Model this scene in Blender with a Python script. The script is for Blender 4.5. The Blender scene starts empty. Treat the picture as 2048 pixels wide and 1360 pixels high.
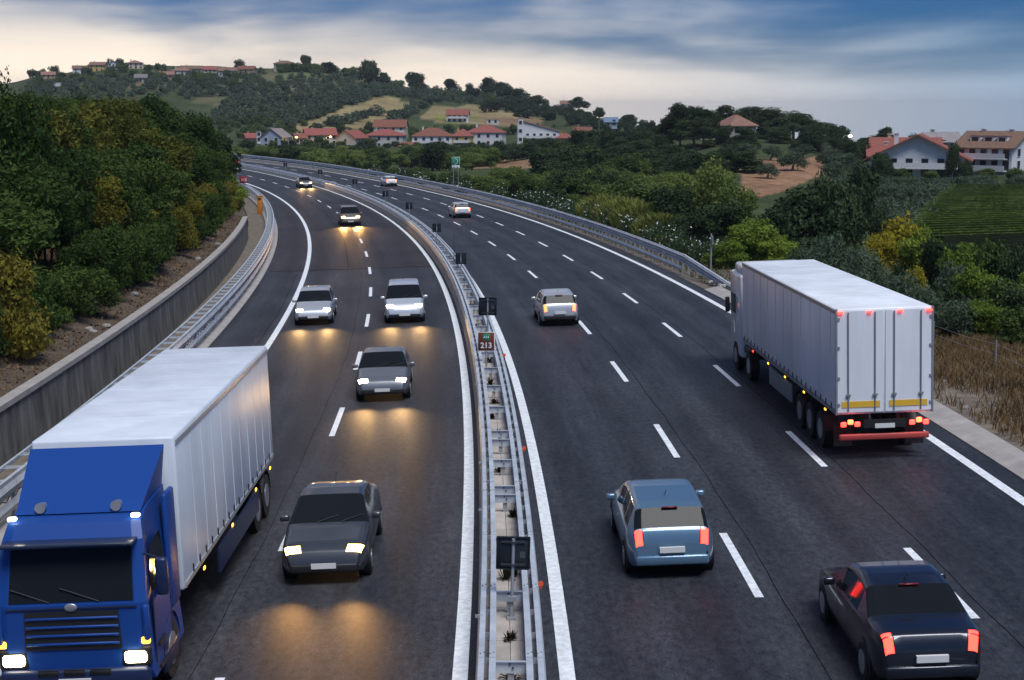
import bpy, bmesh, math, random
import numpy as np
from mathutils import Matrix, Vector

random.seed(7); np.random.seed(7)
sc = bpy.context.scene
COL = sc.collection
R = math.radians

# ------------------------------------------------------------------ camera
FPX, CAMH, PITCH = 3004.6, 9.24, 0.15065            # focal length in pixels of a 2048 px wide frame
cam_d = bpy.data.cameras.new('Camera'); cam = bpy.data.objects.new('Camera', cam_d); COL.objects.link(cam)
cam_d.sensor_width = 36.0; cam_d.lens = FPX / 2048 * 36.0
cam_d.clip_start = 0.5; cam_d.clip_end = 30000
cam.location = (0, 0, CAMH); cam.rotation_euler = (math.pi / 2 - PITCH, 0, 0)
sc.camera = cam

# ------------------------------------------------------------------ sky and sun
SUN_AZ, SUN_EL = R(152), R(63)                      # the last daylight comes through cloud from behind the camera
GLOW_AZ = R(-38)                                    # the bank of cloud that catches the last warm light
w = bpy.data.worlds.new('World'); sc.world = w; w.use_nodes = True
nt = w.node_tree; nt.nodes.clear()
def N(t, **k):
    n = nt.nodes.new(t)
    for a, b in k.items(): setattr(n, a, b)
    return n
def L(a, b): nt.links.new(a, b)
def wmath(op, a, b=None, c=None):
    n = N('ShaderNodeMath', operation=op)
    for i, q in enumerate((a, b, c)):
        if q is None: continue
        if isinstance(q, (int, float)): n.inputs[i].default_value = q
        else: L(q, n.inputs[i])
    return n.outputs[0]
def wrange(x, a, b, lo, hi):
    n = N('ShaderNodeMapRange', interpolation_type='SMOOTHSTEP'); L(x, n.inputs[0])
    for i, q in enumerate((a, b, lo, hi)): n.inputs[i + 1].default_value = q
    return n.outputs[0]
out = N('ShaderNodeOutputWorld'); bg = N('ShaderNodeBackground'); L(bg.outputs[0], out.inputs[0])
sky = N('ShaderNodeTexSky', sky_type='NISHITA', sun_disc=False)
sky.sun_elevation = SUN_EL; sky.sun_rotation = SUN_AZ; sky.air_density = 1.0; sky.dust_density = 0.6; sky.ozone_density = 4.0
tc = N('ShaderNodeTexCoord'); DIR = tc.outputs['Generated']
sep = N('ShaderNodeSeparateXYZ'); L(DIR, sep.inputs[0])
def wnoise(scale, loc, rot, det, rough, dist):
    mp = N('ShaderNodeMapping'); mp.inputs['Scale'].default_value = scale; mp.inputs['Location'].default_value = loc; mp.inputs['Rotation'].default_value = rot
    L(DIR, mp.inputs[0]); n = N('ShaderNodeTexNoise'); n.inputs['Scale'].default_value = 1.0; n.inputs['Detail'].default_value = det; n.inputs['Roughness'].default_value = rough; n.inputs['Distortion'].default_value = dist
    L(mp.outputs[0], n.inputs[0]); return n.outputs[0]
big = wnoise((3.4, 3.4, 17.0), (1.35, 0.2, 0.9), (0, R(-6), 0), 4, 0.45, 0.5)          # broad banks of cloud
fine = wnoise((7.0, 7.0, 95.0), (1.3, 0.4, 0.0), (0, R(-5), 0), 4, 0.55, 0.5)         # thin streaks
dt = N('ShaderNodeVectorMath', operation='DOT_PRODUCT'); L(DIR, dt.inputs[0]); dt.inputs[1].default_value = (math.sin(GLOW_AZ), math.cos(GLOW_AZ), 0.0)
tow = wrange(dt.outputs['Value'], 0.50, 0.88, 0.0, 1.0)                                # towards the glow
hz = wrange(sep.outputs['Z'], 0.0, 0.075, 1.0, 0.0)                                    # low haze
c0 = wmath('ADD', wmath('MULTIPLY', wrange(big, 0.34, 0.68, 0.0, 1.0), 0.60), wmath('MULTIPLY', wrange(fine, 0.30, 0.72, 0.0, 1.0), 0.07))
c1 = wmath('ADD', wmath('MULTIPLY_ADD', hz, 0.62, c0), wmath('MULTIPLY', tow, 0.22))
cov = wrange(c1, 0.22, 1.26, 0.0, 0.97)
ccol = N('ShaderNodeMix', data_type='RGBA'); L(wmath('MULTIPLY', tow, wmath('ADD', wmath('MULTIPLY', hz, 0.35), 0.65)), ccol.inputs[0])
ccol.inputs[6].default_value = (0.29, 0.41, 0.55, 1); ccol.inputs[7].default_value = (1.08, 0.90, 0.70, 1)
skm = N('ShaderNodeMix', data_type='RGBA', blend_type='MULTIPLY'); skm.inputs[0].default_value = 1
L(sky.outputs[0], skm.inputs[6]); skm.inputs[7].default_value = (0.007, 0.0205, 0.044, 1)      # strength within 0.05 to 0.15, cooled
mixs = N('ShaderNodeMix', data_type='RGBA'); L(cov, mixs.inputs[0]); L(skm.outputs[2], mixs.inputs[6]); L(ccol.outputs[2], mixs.inputs[7])
L(mixs.outputs[2], bg.inputs[0]); bg.inputs[1].default_value = 1.16

sun_d = bpy.data.lights.new('Sun', 'SUN'); sun_d.energy = 3.0; sun_d.angle = R(28); sun_d.color = (1.0, 0.985, 0.97)
sun = bpy.data.objects.new('Sun', sun_d); COL.objects.link(sun)
_el = SUN_EL
_d = Vector((math.sin(SUN_AZ) * math.cos(_el), math.cos(SUN_AZ) * math.cos(_el), math.sin(_el)))
sun.rotation_euler = (-_d).to_track_quat('-Z', 'Y').to_euler(); sun.location = (-200, 300, 200)

sc.view_settings.view_transform = 'Standard'; sc.view_settings.look = 'None'
sc.view_settings.exposure = 0.15; sc.view_settings.gamma = 1.0; sc.view_settings.use_curve_mapping = False
sc.cycles.max_bounces = 5; sc.cycles.diffuse_bounces = 2; sc.cycles.glossy_bounces = 2; sc.cycles.transmission_bounces = 2; sc.cycles.volume_bounces = 0
sc.cycles.sample_clamp_indirect = 4.0; sc.cycles.use_denoising = True

# ------------------------------------------------------------------ materials
MATS = {}
def mat(name, col, rough=0.6, metal=0.0, noise=None, bump=None, emit=None, rnd=0.0, coords='Object', spec=None, coat=0.0, trans=0.0):
    """procedural material; noise=(scale, amount[, stretch xyz]); bump=(scale, strength); rnd=per-object brightness variation"""
    if name in MATS: return MATS[name]
    m = bpy.data.materials.new(name); m.use_nodes = True; t = m.node_tree
    b = t.nodes['Principled BSDF']
    b.inputs['Base Color'].default_value = (*col, 1); b.inputs['Roughness'].default_value = rough; b.inputs['Metallic'].default_value = metal
    if spec is not None: b.inputs['Specular IOR Level'].default_value = spec
    if coat: b.inputs['Coat Weight'].default_value = coat; b.inputs['Coat Roughness'].default_value = 0.05
    def nn(ty): return t.nodes.new(ty)
    co = nn('ShaderNodeTexCoord')
    colout = None
    if noise:
        mpn = nn('ShaderNodeMapping'); t.links.new(co.outputs[coords], mpn.inputs[0])
        if len(noise) > 2: mpn.inputs['Scale'].default_value = noise[2]
        nz = nn('ShaderNodeTexNoise'); nz.inputs['Scale'].default_value = noise[0]; nz.inputs['Detail'].default_value = 5; nz.inputs['Roughness'].default_value = 0.62
        t.links.new(mpn.outputs[0], nz.inputs[0])
        mr = nn('ShaderNodeMapRange'); t.links.new(nz.outputs[0], mr.inputs[0])
        mr.inputs[1].default_value = 0.25; mr.inputs[2].default_value = 0.75; mr.inputs[3].default_value = 1 - noise[1]; mr.inputs[4].default_value = 1 + noise[1]
        mx = nn('ShaderNodeMix'); mx.data_type = 'RGBA'; mx.blend_type = 'MULTIPLY'; mx.inputs[0].default_value = 1
        mx.inputs[6].default_value = (*col, 1); t.links.new(mr.outputs[0], mx.inputs[7]); colout = mx.outputs[2]
    if rnd:
        oi = nn('ShaderNodeObjectInfo'); hs = nn('ShaderNodeHueSaturation')
        mv = nn('ShaderNodeMapRange'); t.links.new(oi.outputs['Random'], mv.inputs[0]); mv.inputs[3].default_value = 1 - rnd; mv.inputs[4].default_value = 1 + rnd
        mh = nn('ShaderNodeMapRange'); t.links.new(oi.outputs['Random'], mh.inputs[0]); mh.inputs[3].default_value = 0.5 + rnd * 0.06; mh.inputs[4].default_value = 0.5 - rnd * 0.06
        t.links.new(mv.outputs[0], hs.inputs['Value']); t.links.new(mh.outputs[0], hs.inputs['Hue'])
        if colout: t.links.new(colout, hs.inputs['Color'])
        else: hs.inputs['Color'].default_value = (*col, 1)
        colout = hs.outputs[0]
    if colout: t.links.new(colout, b.inputs['Base Color'])
    if bump:
        bz = nn('ShaderNodeTexNoise'); bz.inputs['Scale'].default_value = bump[0]; bz.inputs['Detail'].default_value = 3
        t.links.new(co.outputs[coords], bz.inputs[0])
        bp = nn('ShaderNodeBump'); bp.inputs['Strength'].default_value = bump[1]; bp.inputs['Distance'].default_value = 0.02
        t.links.new(bz.outputs[0], bp.inputs['Height']); t.links.new(bp.outputs[0], b.inputs['Normal'])
    if emit:
        b.inputs['Emission Color'].default_value = (*emit[0], 1); b.inputs['Emission Strength'].default_value = emit[1]
    if trans:
        tr = nn('ShaderNodeBsdfTranslucent'); ms = nn('ShaderNodeMixShader'); ms.inputs[0].default_value = trans
        if colout: t.links.new(colout, tr.inputs[0])
        else: tr.inputs[0].default_value = (*col, 1)
        t.links.new(b.outputs[0], ms.inputs[1]); t.links.new(tr.outputs[0], ms.inputs[2])
        t.links.new(ms.outputs[0], t.nodes['Material Output'].inputs[0])
    MATS[name] = m
    return m

def asphalt(name, col, tint2):
    """asphalt in road coordinates (UV: u across, v along): grain, wheel-track bands, stains"""
    m = bpy.data.materials.new(name); m.use_nodes = True; t = m.node_tree; b = t.nodes['Principled BSDF']
    def nn(ty): return t.nodes.new(ty)
    uv = nn('ShaderNodeUVMap')
    def nz(scale, det, sx, sy, rough=0.6):
        mpn = nn('ShaderNodeMapping'); mpn.inputs['Scale'].default_value = (sx, sy, 1); t.links.new(uv.outputs[0], mpn.inputs[0])
        q = nn('ShaderNodeTexNoise'); q.inputs['Scale'].default_value = scale; q.inputs['Detail'].default_value = det; q.inputs['Roughness'].default_value = rough
        t.links.new(mpn.outputs[0], q.inputs[0]); return q.outputs[0]
    streak = nz(1.0, 4, 1.1, 0.018); stain = nz(0.22, 5, 1, 0.5); grain = nz(26, 3, 1, 1, 0.8); drip = nz(2.2, 5, 1.0, 0.10); speck = nz(7.0, 4, 1, 0.5, 0.75)
    def mr(x, lo, hi, a=0.25, c=0.75):
        q = nn('ShaderNodeMapRange'); t.links.new(x, q.inputs[0]); q.inputs[1].default_value = a; q.inputs[2].default_value = c; q.inputs[3].default_value = lo; q.inputs[4].default_value = hi; return q.outputs[0]
    def mul(a, c):
        q = nn('ShaderNodeMath'); q.operation = 'MULTIPLY'; t.links.new(a, q.inputs[0]); t.links.new(c, q.inputs[1]); return q.outputs[0]
    sx_ = nn('ShaderNodeSeparateXYZ'); t.links.new(uv.outputs[0], sx_.inputs[0])
    wv = nn('ShaderNodeMath'); wv.operation = 'MULTIPLY'; t.links.new(sx_.outputs[0], wv.inputs[0]); wv.inputs[1].default_value = 2 * math.pi / 1.92
    sn = nn('ShaderNodeMath'); sn.operation = 'SINE'; t.links.new(wv.outputs[0], sn.inputs[0])
    track = mr(sn.outputs[0], 0.86, 1.16, -1.0, 1.0)
    k = mul(track, mul(mul(mr(streak, 0.62, 1.36), mr(stain, 0.75, 1.28)), mul(mul(mr(grain, 0.30, 1.75), mr(speck, 0.35, 1.75)), mr(drip, 0.72, 1.3))))
    base = nn('ShaderNodeMix'); base.data_type = 'RGBA'; t.links.new(mr(stain, 0, 1), base.inputs[0]); base.inputs[6].default_value = (*col, 1); base.inputs[7].default_value = (*tint2, 1)
    mx = nn('ShaderNodeMix'); mx.data_type = 'RGBA'; mx.blend_type = 'MULTIPLY'; mx.inputs[0].default_value = 1
    t.links.new(base.outputs[2], mx.inputs[6]); t.links.new(k, mx.inputs[7]); t.links.new(mx.outputs[2], b.inputs['Base Color'])
    t.links.new(mr(streak, 0.52, 0.66), b.inputs['Roughness']); b.inputs['Specular IOR Level'].default_value = 0.22
    bp = nn('ShaderNodeBump'); bp.inputs['Strength'].default_value = 0.45; bp.inputs['Distance'].default_value = 0.01
    t.links.new(grain, bp.inputs['Height']); t.links.new(bp.outputs[0], b.inputs['Normal'])
    MATS[name] = m; return m
M_ASPH = asphalt('asphalt', (0.0245, 0.028, 0.035), (0.032, 0.034, 0.040))
M_ASPH2 = asphalt('asphalt_newer', (0.022, 0.022, 0.026), (0.029, 0.027, 0.029))
M_PAINT = mat('road_paint', (0.74, 0.78, 0.81), 0.6, noise=(7, 0.28), bump=(60, 0.3))
M_TAR = mat('tar', (0.010, 0.011, 0.013), 0.9, spec=0.05)
M_CONC = mat('concrete', (0.34, 0.32, 0.30), 0.85, noise=(1.3, 0.22), bump=(30, 0.3))
M_CONCW = mat('weathered_concrete', (0.12, 0.117, 0.11), 0.95, noise=(2.2, 0.75, (1, 1, 0.22)), bump=(14, 0.5))
M_ZINC = mat('galvanised_steel', (0.52, 0.57, 0.62), 0.5, 0.3, noise=(1.6, 0.25))
M_ZINCD = mat('dull_galvanised_steel', (0.36, 0.38, 0.41), 0.5, 0.4, noise=(3.0, 0.15))
M_DARKMETAL = mat('dark_sign_back', (0.010, 0.014, 0.022), 0.45)
M_BOLT = mat('bolt', (0.10, 0.11, 0.12), 0.5, 0.6)
M_REFL = mat('orange_reflector', (0.85, 0.10, 0.02), 0.3)

# ------------------------------------------------------------------ mesh helpers
def tag(o, label=None, cat=None, group=None, kind=None):
    if label: o['label'] = label
    if cat: o['category'] = cat
    if group: o['group'] = group
    if kind: o['kind'] = kind
    return o
def empty(name, mw=None, loc=(0, 0, 0)):
    o = bpy.data.objects.new(name, None); COL.objects.link(o); o.empty_display_size = 0.3
    if mw is not None: o.matrix_world = mw
    else: o.location = loc
    return o
def link(name, me, parent=None, loc=None, rz=None, scale=None, mw=None):
    o = bpy.data.objects.new(name, me); COL.objects.link(o)
    if parent is not None: o.parent = parent
    if mw is not None: o.matrix_basis = mw
    else:
        if loc is not None: o.location = loc
        if rz is not None: o.rotation_euler = (0, 0, rz)
        if scale is not None: o.scale = scale
    return o
def fast_mesh(name, V, F, mats, smooth=False, midx=None):
    V = np.asarray(V, np.float32); F = np.asarray(F, np.int32)
    me = bpy.data.meshes.new(name); k = F.shape[1]
    me.vertices.add(len(V)); me.vertices.foreach_set('co', V.ravel())
    me.loops.add(F.size); me.loops.foreach_set('vertex_index', F.ravel())
    me.polygons.add(len(F)); me.polygons.foreach_set('loop_start', np.arange(0, F.size, k, dtype=np.int32))
    for m in (mats if isinstance(mats, (list, tuple)) else [mats]): me.materials.append(m)
    if midx is not None: me.polygons.foreach_set('material_index', np.asarray(midx, np.int32))
    if smooth: me.polygons.foreach_set('use_smooth', np.ones(len(F), bool))
    me.update(calc_edges=True); me.validate()
    return me
class MB:
    def __init__(s): s.v = []; s.f = []; s.m = []; s.sm = []
    def add(s, V, F, m=0, sm=False):
        b = len(s.v); s.v += [tuple(p) for p in V]
        for q in F: s.f.append(tuple(i + b for i in q)); s.m.append(m); s.sm.append(sm)
        return s
    def box(s, c, d, rz=0.0, m=0):
        x, y, z = d[0] / 2, d[1] / 2, d[2] / 2; ca, sa = math.cos(rz), math.sin(rz)
        V = [(c[0] + px * ca - py * sa, c[1] + px * sa + py * ca, c[2] + pz) for px, py, pz in
             ((-x, -y, -z), (x, -y, -z), (x, y, -z), (-x, y, -z), (-x, -y, z), (x, -y, z), (x, y, z), (-x, y, z))]
        return s.add(V, [(0, 3, 2, 1), (4, 5, 6, 7), (0, 1, 5, 4), (1, 2, 6, 5), (2, 3, 7, 6), (3, 0, 4, 7)], m)
    def rbox(s, c, d, r=0.05, seg=2, m=0, taper=None):
        bm = bmesh.new(); bmesh.ops.create_cube(bm, size=1)
        for v in bm.verts:
            v.co = Vector((v.co.x * d[0], v.co.y * d[1], v.co.z * d[2]))
            if taper and v.co.z > 0: v.co.x *= taper[0]; v.co.y *= taper[1]
        bmesh.ops.bevel(bm, geom=bm.edges[:], offset=r, segments=seg, affect='EDGES', profile=0.5)
        bm.verts.ensure_lookup_table()
        V = [(v.co.x + c[0], v.co.y + c[1], v.co.z + c[2]) for v in bm.verts]; F = [[v.index for v in f.verts] for f in bm.faces]
        bm.free(); return s.add(V, F, m, True)
    def cyl(s, p0, p1, r0, r1=None, n=8, m=0, caps=True, sm=True):
        r1 = r0 if r1 is None else r1
        a, b = Vector(p0), Vector(p1); ax = (b - a).normalized()
        u = ax.orthogonal().normalized(); w_ = ax.cross(u)
        V = []
        for q, r in ((a, r0), (b, r1)):
            for i in range(n):
                t = 2 * math.pi * i / n; V.append(q + u * (math.cos(t) * r) + w_ * (math.sin(t) * r))
        s.add(V, [(i, (i + 1) % n, n + (i + 1) % n, n + i) for i in range(n)], m, sm)
        if caps: s.add(V[:n], [tuple(range(n))[::-1]], m); s.add(V[n:], [tuple(range(n))], m)
        return s
    def tube(s, pts, r, n=6, m=0):
        for i in range(len(pts) - 1):
            ra = r[i] if isinstance(r, (list, tuple)) else r; rb = r[i + 1] if isinstance(r, (list, tuple)) else r
            s.cyl(pts[i], pts[i + 1], ra, rb, n, m, caps=(i in (0, len(pts) - 2)))
        return s
    def ball(s, c, d, nu=10, nv=6, m=0):
        V = []; F = []
        for j in range(nv + 1):
            ph = math.pi * j / nv
            for i in range(nu):
                t = 2 * math.pi * i / nu
                V.append((c[0] + d[0] * math.sin(ph) * math.cos(t), c[1] + d[1] * math.sin(ph) * math.sin(t), c[2] + d[2] * math.cos(ph)))
        for j in range(nv):
            for i in range(nu): F.append((j * nu + i, (j + 1) * nu + i, (j + 1) * nu + (i + 1) % nu, j * nu + (i + 1) % nu))
        return s.add(V, F, m, True)
    def prism(s, poly, axis, a0, a1, m=0):
        """poly of 2-D points extruded along axis 'x','y' or 'z'"""
        def P(p, a):
            return {'x': (a, p[0], p[1]), 'y': (p[0], a, p[1]), 'z': (p[0], p[1], a)}[axis]
        n = len(poly); V = [P(p, a0) for p in poly] + [P(p, a1) for p in poly]
        return s.add(V, [tuple(range(n))[::-1], tuple(range(n, 2 * n))] + [(i, (i + 1) % n, n + (i + 1) % n, n + i) for i in range(n)], m)
    def mesh(s, name, mats, origin=(0, 0, 0), fixn=True):
        me = bpy.data.meshes.new(name); ox, oy, oz = origin
        me.from_pydata([(a - ox, b - oy, c - oz) for a, b, c in s.v], [], s.f)
        for m in (mats if isinstance(mats, (list, tuple)) else [mats]): me.materials.append(m)
        me.polygons.foreach_set('material_index', s.m); me.polygons.foreach_set('use_smooth', s.sm)
        if fixn:
            bm = bmesh.new(); bm.from_mesh(me); bmesh.ops.recalc_face_normals(bm, faces=bm.faces[:]); bm.to_mesh(me); bm.free()
        me.update(); return me
    def build(s, name, mats, parent=None, origin=None, loc=None, rz=None):
        """origin given: vertices are world coordinates and the object's origin is put there"""
        me = s.mesh(name, mats, origin or (0, 0, 0))
        if origin is not None:
            pl = parent.matrix_world.translation if parent is not None and parent.get('_w') is None else Vector((0, 0, 0))
            pl = Vector(parent.location) if parent is not None else Vector((0, 0, 0))
            return link(name, me, parent, loc=Vector(origin) - pl)
        return link(name, me, parent, loc, rz)

# ------------------------------------------------------------------ the motorway's line, in metres
S1 = 250
_S = np.arange(-60, 640, 1.0)
_t = np.minimum(_S, S1) / 100
_k = (0.1444 - 0.00804 * _t - 0.00961 * _t ** 2 + 0.0088 * _t ** 3) / 100
_hd = np.cumsum(_k); _hd = _hd - _hd[60] - 0.02725
_x = np.cumsum(-np.sin(_hd)); _x -= _x[60]
_y = np.cumsum(np.cos(_hd)); _y -= _y[60]
OC = -0.25                                           # the middle of the central barrier
def zr(s, o):
    t = np.minimum(s, S1) / 100
    z = -.08661 * t - .64305 * t ** 2 + .20144 * t ** 3
    z = z + np.maximum(np.asarray(s) - S1, 0) / 100 * 0.0048 * 100
    z = z + o * (.04027 - .01719 * np.minimum(s, 200) / 100)
    return z + np.where(np.asarray(o) > OC, 1.0, 0.0) * (.07554 - .13725 * np.minimum(s, S1) / 100)
def heading(s): return float(np.interp(s, _S, _hd))
def rp(s, o, dz=0.0, oz=None):
    """point of the road at distance s along and o across; dz above the surface (measured at oz if given)"""
    h = heading(s)
    return Vector((float(np.interp(s, _S, _x)) + o * math.cos(h), float(np.interp(s, _S, _y)) + o * math.sin(h), float(zr(s, o if oz is None else oz)) + dz))
def frame(s, o, flip=False, dz=0.0):
    """matrix of a body standing on the road: y forward, z along the road normal"""
    a = rp(s - 1, o); b = rp(s + 1, o); f = (b - a).normalized()
    lat = (rp(s, o + 0.05, oz=o + 0.05) - rp(s, o - 0.05, oz=o - 0.05)).normalized()
    if flip: f = -f; lat = -lat
    n = lat.cross(f).normalized(); lat = f.cross(n)
    p = rp(s, o, dz)
    return Matrix(((lat.x, f.x, n.x, p.x), (lat.y, f.y, n.y, p.y), (lat.z, f.z, n.z, p.z), (0, 0, 0, 1)))
def sweep(mb, prof, s0, s1, step, closed=False, m=0, oz=None, uv=None, sm=False, wob=None):
    """extrude a profile [(o, dz)...] along the road"""
    n = max(1, int(round((s1 - s0) / step))); ss = np.linspace(s0, s1, n + 1); k = len(prof)
    V = []
    for i, s in enumerate(ss):
        for (o, dz) in prof:
            d = wob(s, o) if wob else 0.0
            V.append(rp(s, o + d, dz, oz))
    F = []
    kk = k if closed else k - 1
    for i in range(n):
        for j in range(kk):
            a = i * k + j; b = i * k + (j + 1) % k
            F.append((a, b, b + k, a + k))
    mb.add(V, F, m, sm)
    if closed: mb.add(V[:k], [tuple(range(k))], m); mb.add(V[-k:], [tuple(range(k))[::-1]], m)
    return mb
def sheet(name, o0, o1, s0, s1, step, matl, dz=0.0, no=1, parent=None, skirt=0.0, zf=None):
    """strip of ground along the road with road-coordinate UVs"""
    ns = max(1, int(round((s1 - s0) / step))); ss = np.linspace(s0, s1, ns + 1)
    oo = list(np.linspace(o0, o1, no + 1)); dzs = [dz] * len(oo)
    if skirt: oo = [o0] + oo + [o1]; dzs = [dz - skirt] + dzs + [dz - skirt]
    V = []; U = []
    for s in ss:
        for o, d in zip(oo, dzs):
            V.append(rp(s, o, d + (zf(s, o) if zf else 0.0))); U.append((o, s))
    k = len(oo); F = [(i * k + j, i * k + j + 1, (i + 1) * k + j + 1, (i + 1) * k + j) for i in range(ns) for j in range(k - 1)]
    org = Vector(parent.location) if parent is not None else rp(max(s0, 20), (o0 + o1) / 2)
    me = bpy.data.meshes.new(name); me.from_pydata([v - org for v in V], [], F); me.materials.append(matl)
    uvl = me.uv_layers.new(name='UVMap')
    for lp in me.loops: uvl.data[lp.index].uv = U[lp.vertex_index]
    me.update()
    return link(name, me, parent, loc=(0, 0, 0) if parent is not None else org)

LL, LD, LR, RL, R1, R2, RR = -9.17, -5.158, -1.092, 0.69, 4.503, 8.086, 11.734
EDGE_L, EDGE_R = -11.75, 12.55
SEND = 470

# ------------------------------------------------------------------ terrain: height by direction and distance from the viewpoint
def az_of(px): return math.atan2((px - 1024) / FPX, math.cos(PITCH) + (680 - 224.0) / FPX * math.sin(PITCH))
PROF = [  # (direction as a column of the frame, [(distance, height), ...])
    (-6000, [(4, 0), (60, 3), (300, 3), (900, 6), (3000, -30), (9000, -150)]),
    (-1200, [(4, 0), (40, 3), (120, 4), (300, 2), (600, 2), (900, 8), (1200, 8), (1600, 0), (3000, -40), (9000, -200)]),
    (-150, [(4, 0), (40, 3), (120, 4), (300, 2), (600, -2), (800, 8), (1000, 16), (1150, 18), (1600, 5), (3000, -40), (9000, -200)]),
    (0, [(4, 0), (40, 3), (120, 4), (250, 1), (500, -3), (700, 5), (950, 22), (1150, 29), (1500, 20), (3000, -40), (9000, -200)]),
    (110, [(4, 0), (40, 3), (120, 4), (250, 1), (500, -3), (700, 5), (950, 25), (1200, 38), (1500, 30), (3000, -40), (9000, -200)]),
    (250, [(4, 0), (40, 2), (120, 3), (250, 0), (500, -4), (700, 4), (950, 27), (1200, 46), (1500, 36), (3000, -40), (9000, -200)]),
    (420, [(4, 0), (120, 2), (250, -1), (500, -5), (640, -4), (760, 6), (950, 26), (1150, 42), (1500, 32), (3000, -40), (9000, -200)]),
    (600, [(4, 0), (120, -1), (300, -3), (520, -6), (650, -5), (760, 6), (900, 24), (1040, 41), (1300, 30), (3000, -40), (9000, -200)]),
    (720, [(4, 0), (120, -1), (300, -4), (520, -6), (650, -5), (760, 6), (900, 22), (1020, 33), (1300, 26), (3000, -40), (9000, -200)]),
    (850, [(4, 0), (120, -1), (300, -4), (520, -6), (650, -5), (760, 5), (900, 18), (1000, 25), (1300, 16), (3000, -50), (9000, -200)]),
    (1000, [(4, 0), (120, -1.5), (250, -3.5), (375, -4), (520, -6), (640, -5), (760, 4), (870, 13), (960, 18), (1300, 5), (3000, -60), (9000, -220)]),
    (1100, [(4, 0), (120, -2), (250, -3.5), (375, -3), (520, -4), (640, -4), (760, 2), (870, 9), (950, 12), (1300, -2), (3000, -70), (9000, -250)]),
    (1220, [(4, 0), (110, -2), (250, -3), (380, -1), (480, 0), (640, 1), (800, 6), (1000, 0), (3000, -75), (9000, -280)]),
    (1330, [(4, 0), (70, -1), (110, -2.5), (250, -2.5), (320, -.5), (400, 2), (600, 2), (800, -4), (1000, -14), (3000, -80), (9000, -300)]),
    (1480, [(4, 0), (50, 0), (100, -3), (150, -3.8), (190, -2.0), (270, .8), (350, 2.3), (420, 2.5), (600, -6), (1000, -20), (9000, -300)]),
    (1600, [(4, 0), (50, .2), (100, -3.5), (150, -4), (190, -2.4), (270, .5), (350, 2.0), (420, 1.5), (600, -8), (1000, -22), (9000, -300)]),
    (1720, [(4, 0), (50, .2), (100, -4), (170, -4), (250, -2.5), (300, -1.0), (400, .5), (600, -8), (1000, -24), (9000, -300)]),
    (1850, [(4, 0), (34, .5), (50, .6), (75, -2.8), (150, -4.5), (230, -3.6), (280, -2.6), (350, -.5), (450, -2), (700, -12), (1000, -24), (9000, -300)]),
    (1960, [(4, 0), (36, .6), (50, .7), (58, .1), (80, -3), (150, -4.2), (230, -3.2), (290, -1.6), (400, 0), (700, -12), (1000, -24), (9000, -300)]),
    (2060, [(4, 0), (36, .7), (46, 1.1), (56, .7), (80, -3), (150, -4), (230, -3), (290, -.9), (400, 0), (700, -12), (1000, -24), (9000, -300)]),
    (3000, [(4, 0), (36, .8), (60, 1), (100, -2), (230, -3), (400, 0), (1000, -20), (9000, -250)]),
    (8000, [(4, 0), (100, 0), (1000, -10), (9000, -200)]),
]
TH = np.concatenate([np.arange(-180, -26, 3.0), np.arange(-26, 24, 0.13), np.arange(24, 180.1, 3.0)]) * math.pi / 180
DD = np.exp(np.linspace(math.log(4), math.log(9000), 400))
def smooth_interp(x, xs, ys):
    i = np.clip(np.searchsorted(xs, x) - 1, 0, len(xs) - 2); t = np.clip((x - xs[i]) / (xs[i + 1] - xs[i]), 0, 1)
    return ys[i] + (ys[i + 1] - ys[i]) * (t * t * (3 - 2 * t) * 0.5 + t * 0.5)
_paz = np.array([az_of(p) for p, _ in PROF])
_rows = np.array([smooth_interp(np.log(DD), np.log(np.array([a for a, _ in pr])), np.array([float(b) for _, b in pr])) for _, pr in PROF])
_i = np.clip(np.searchsorted(_paz, TH) - 1, 0, len(_paz) - 2)
_w = np.clip((TH - _paz[_i]) / (_paz[_i + 1] - _paz[_i]), 0, 1); _w = _w * _w * (3 - 2 * _w)
Z0 = _rows[_i] * (1 - _w[:, None]) + _rows[_i + 1] * _w[:, None]
GX = np.sin(TH)[:, None] * DD[None]; GY = np.cos(TH)[:, None] * DD[None]
def vnoise(x, y, seed=0):
    r = np.random.RandomState(seed); z = 0
    for a in range(6):
        an = r.uniform(0, 6.28); fr = 2 ** (a * 0.6); z = z + np.sin((x * math.cos(an) + y * math.sin(an)) * fr + r.uniform(0, 6.28)) / fr ** 0.7
    return z / 2.2
Z0 = Z0 + vnoise(GX / 40, GY / 40, 3) * np.clip(DD[None] / 400, 0, 1.3) * 1.2
# fit the ground to the road: below it inside the carriageways, banked beside it
near = (DD < 620)
S_g = np.full(GX.shape, 1e4); O_g = np.full(GX.shape, 1e4)
_cx, _cy = _x[::2], _y[::2]; _cs, _ch = _S[::2], _hd[::2]
for i in range(len(TH)):
    if abs(TH[i]) > R(100): continue
    dx = GX[i, near][:, None] - _cx[None]; dy = GY[i, near][:, None] - _cy[None]
    j = np.argmin(dx * dx + dy * dy, axis=1); ar = np.arange(len(j))
    fx, fy = -np.sin(_ch[j]), np.cos(_ch[j])
    S_g[i, near] = _cs[j] + dx[ar, j] * fx + dy[ar, j] * fy
    O_g[i, near] = dx[ar, j] * np.cos(_ch[j]) + dy[ar, j] * np.sin(_ch[j])
WALL_O, WALL_H, WALL_S0, WALL_S1 = -14.2, 1.75, 12, 126
def bank_left(s, o):
    """height of the cutting's slope above the road behind the wall"""
    hw = WALL_H * np.clip((150 - s) / 24, 0, 1) * np.clip((s + 20) / 20, 0, 1) - 0.12
    return hw + np.clip((-o + WALL_O - .2), 0, 14) * 0.26 * np.clip((215 - s) / 60, 0, 1)
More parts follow.
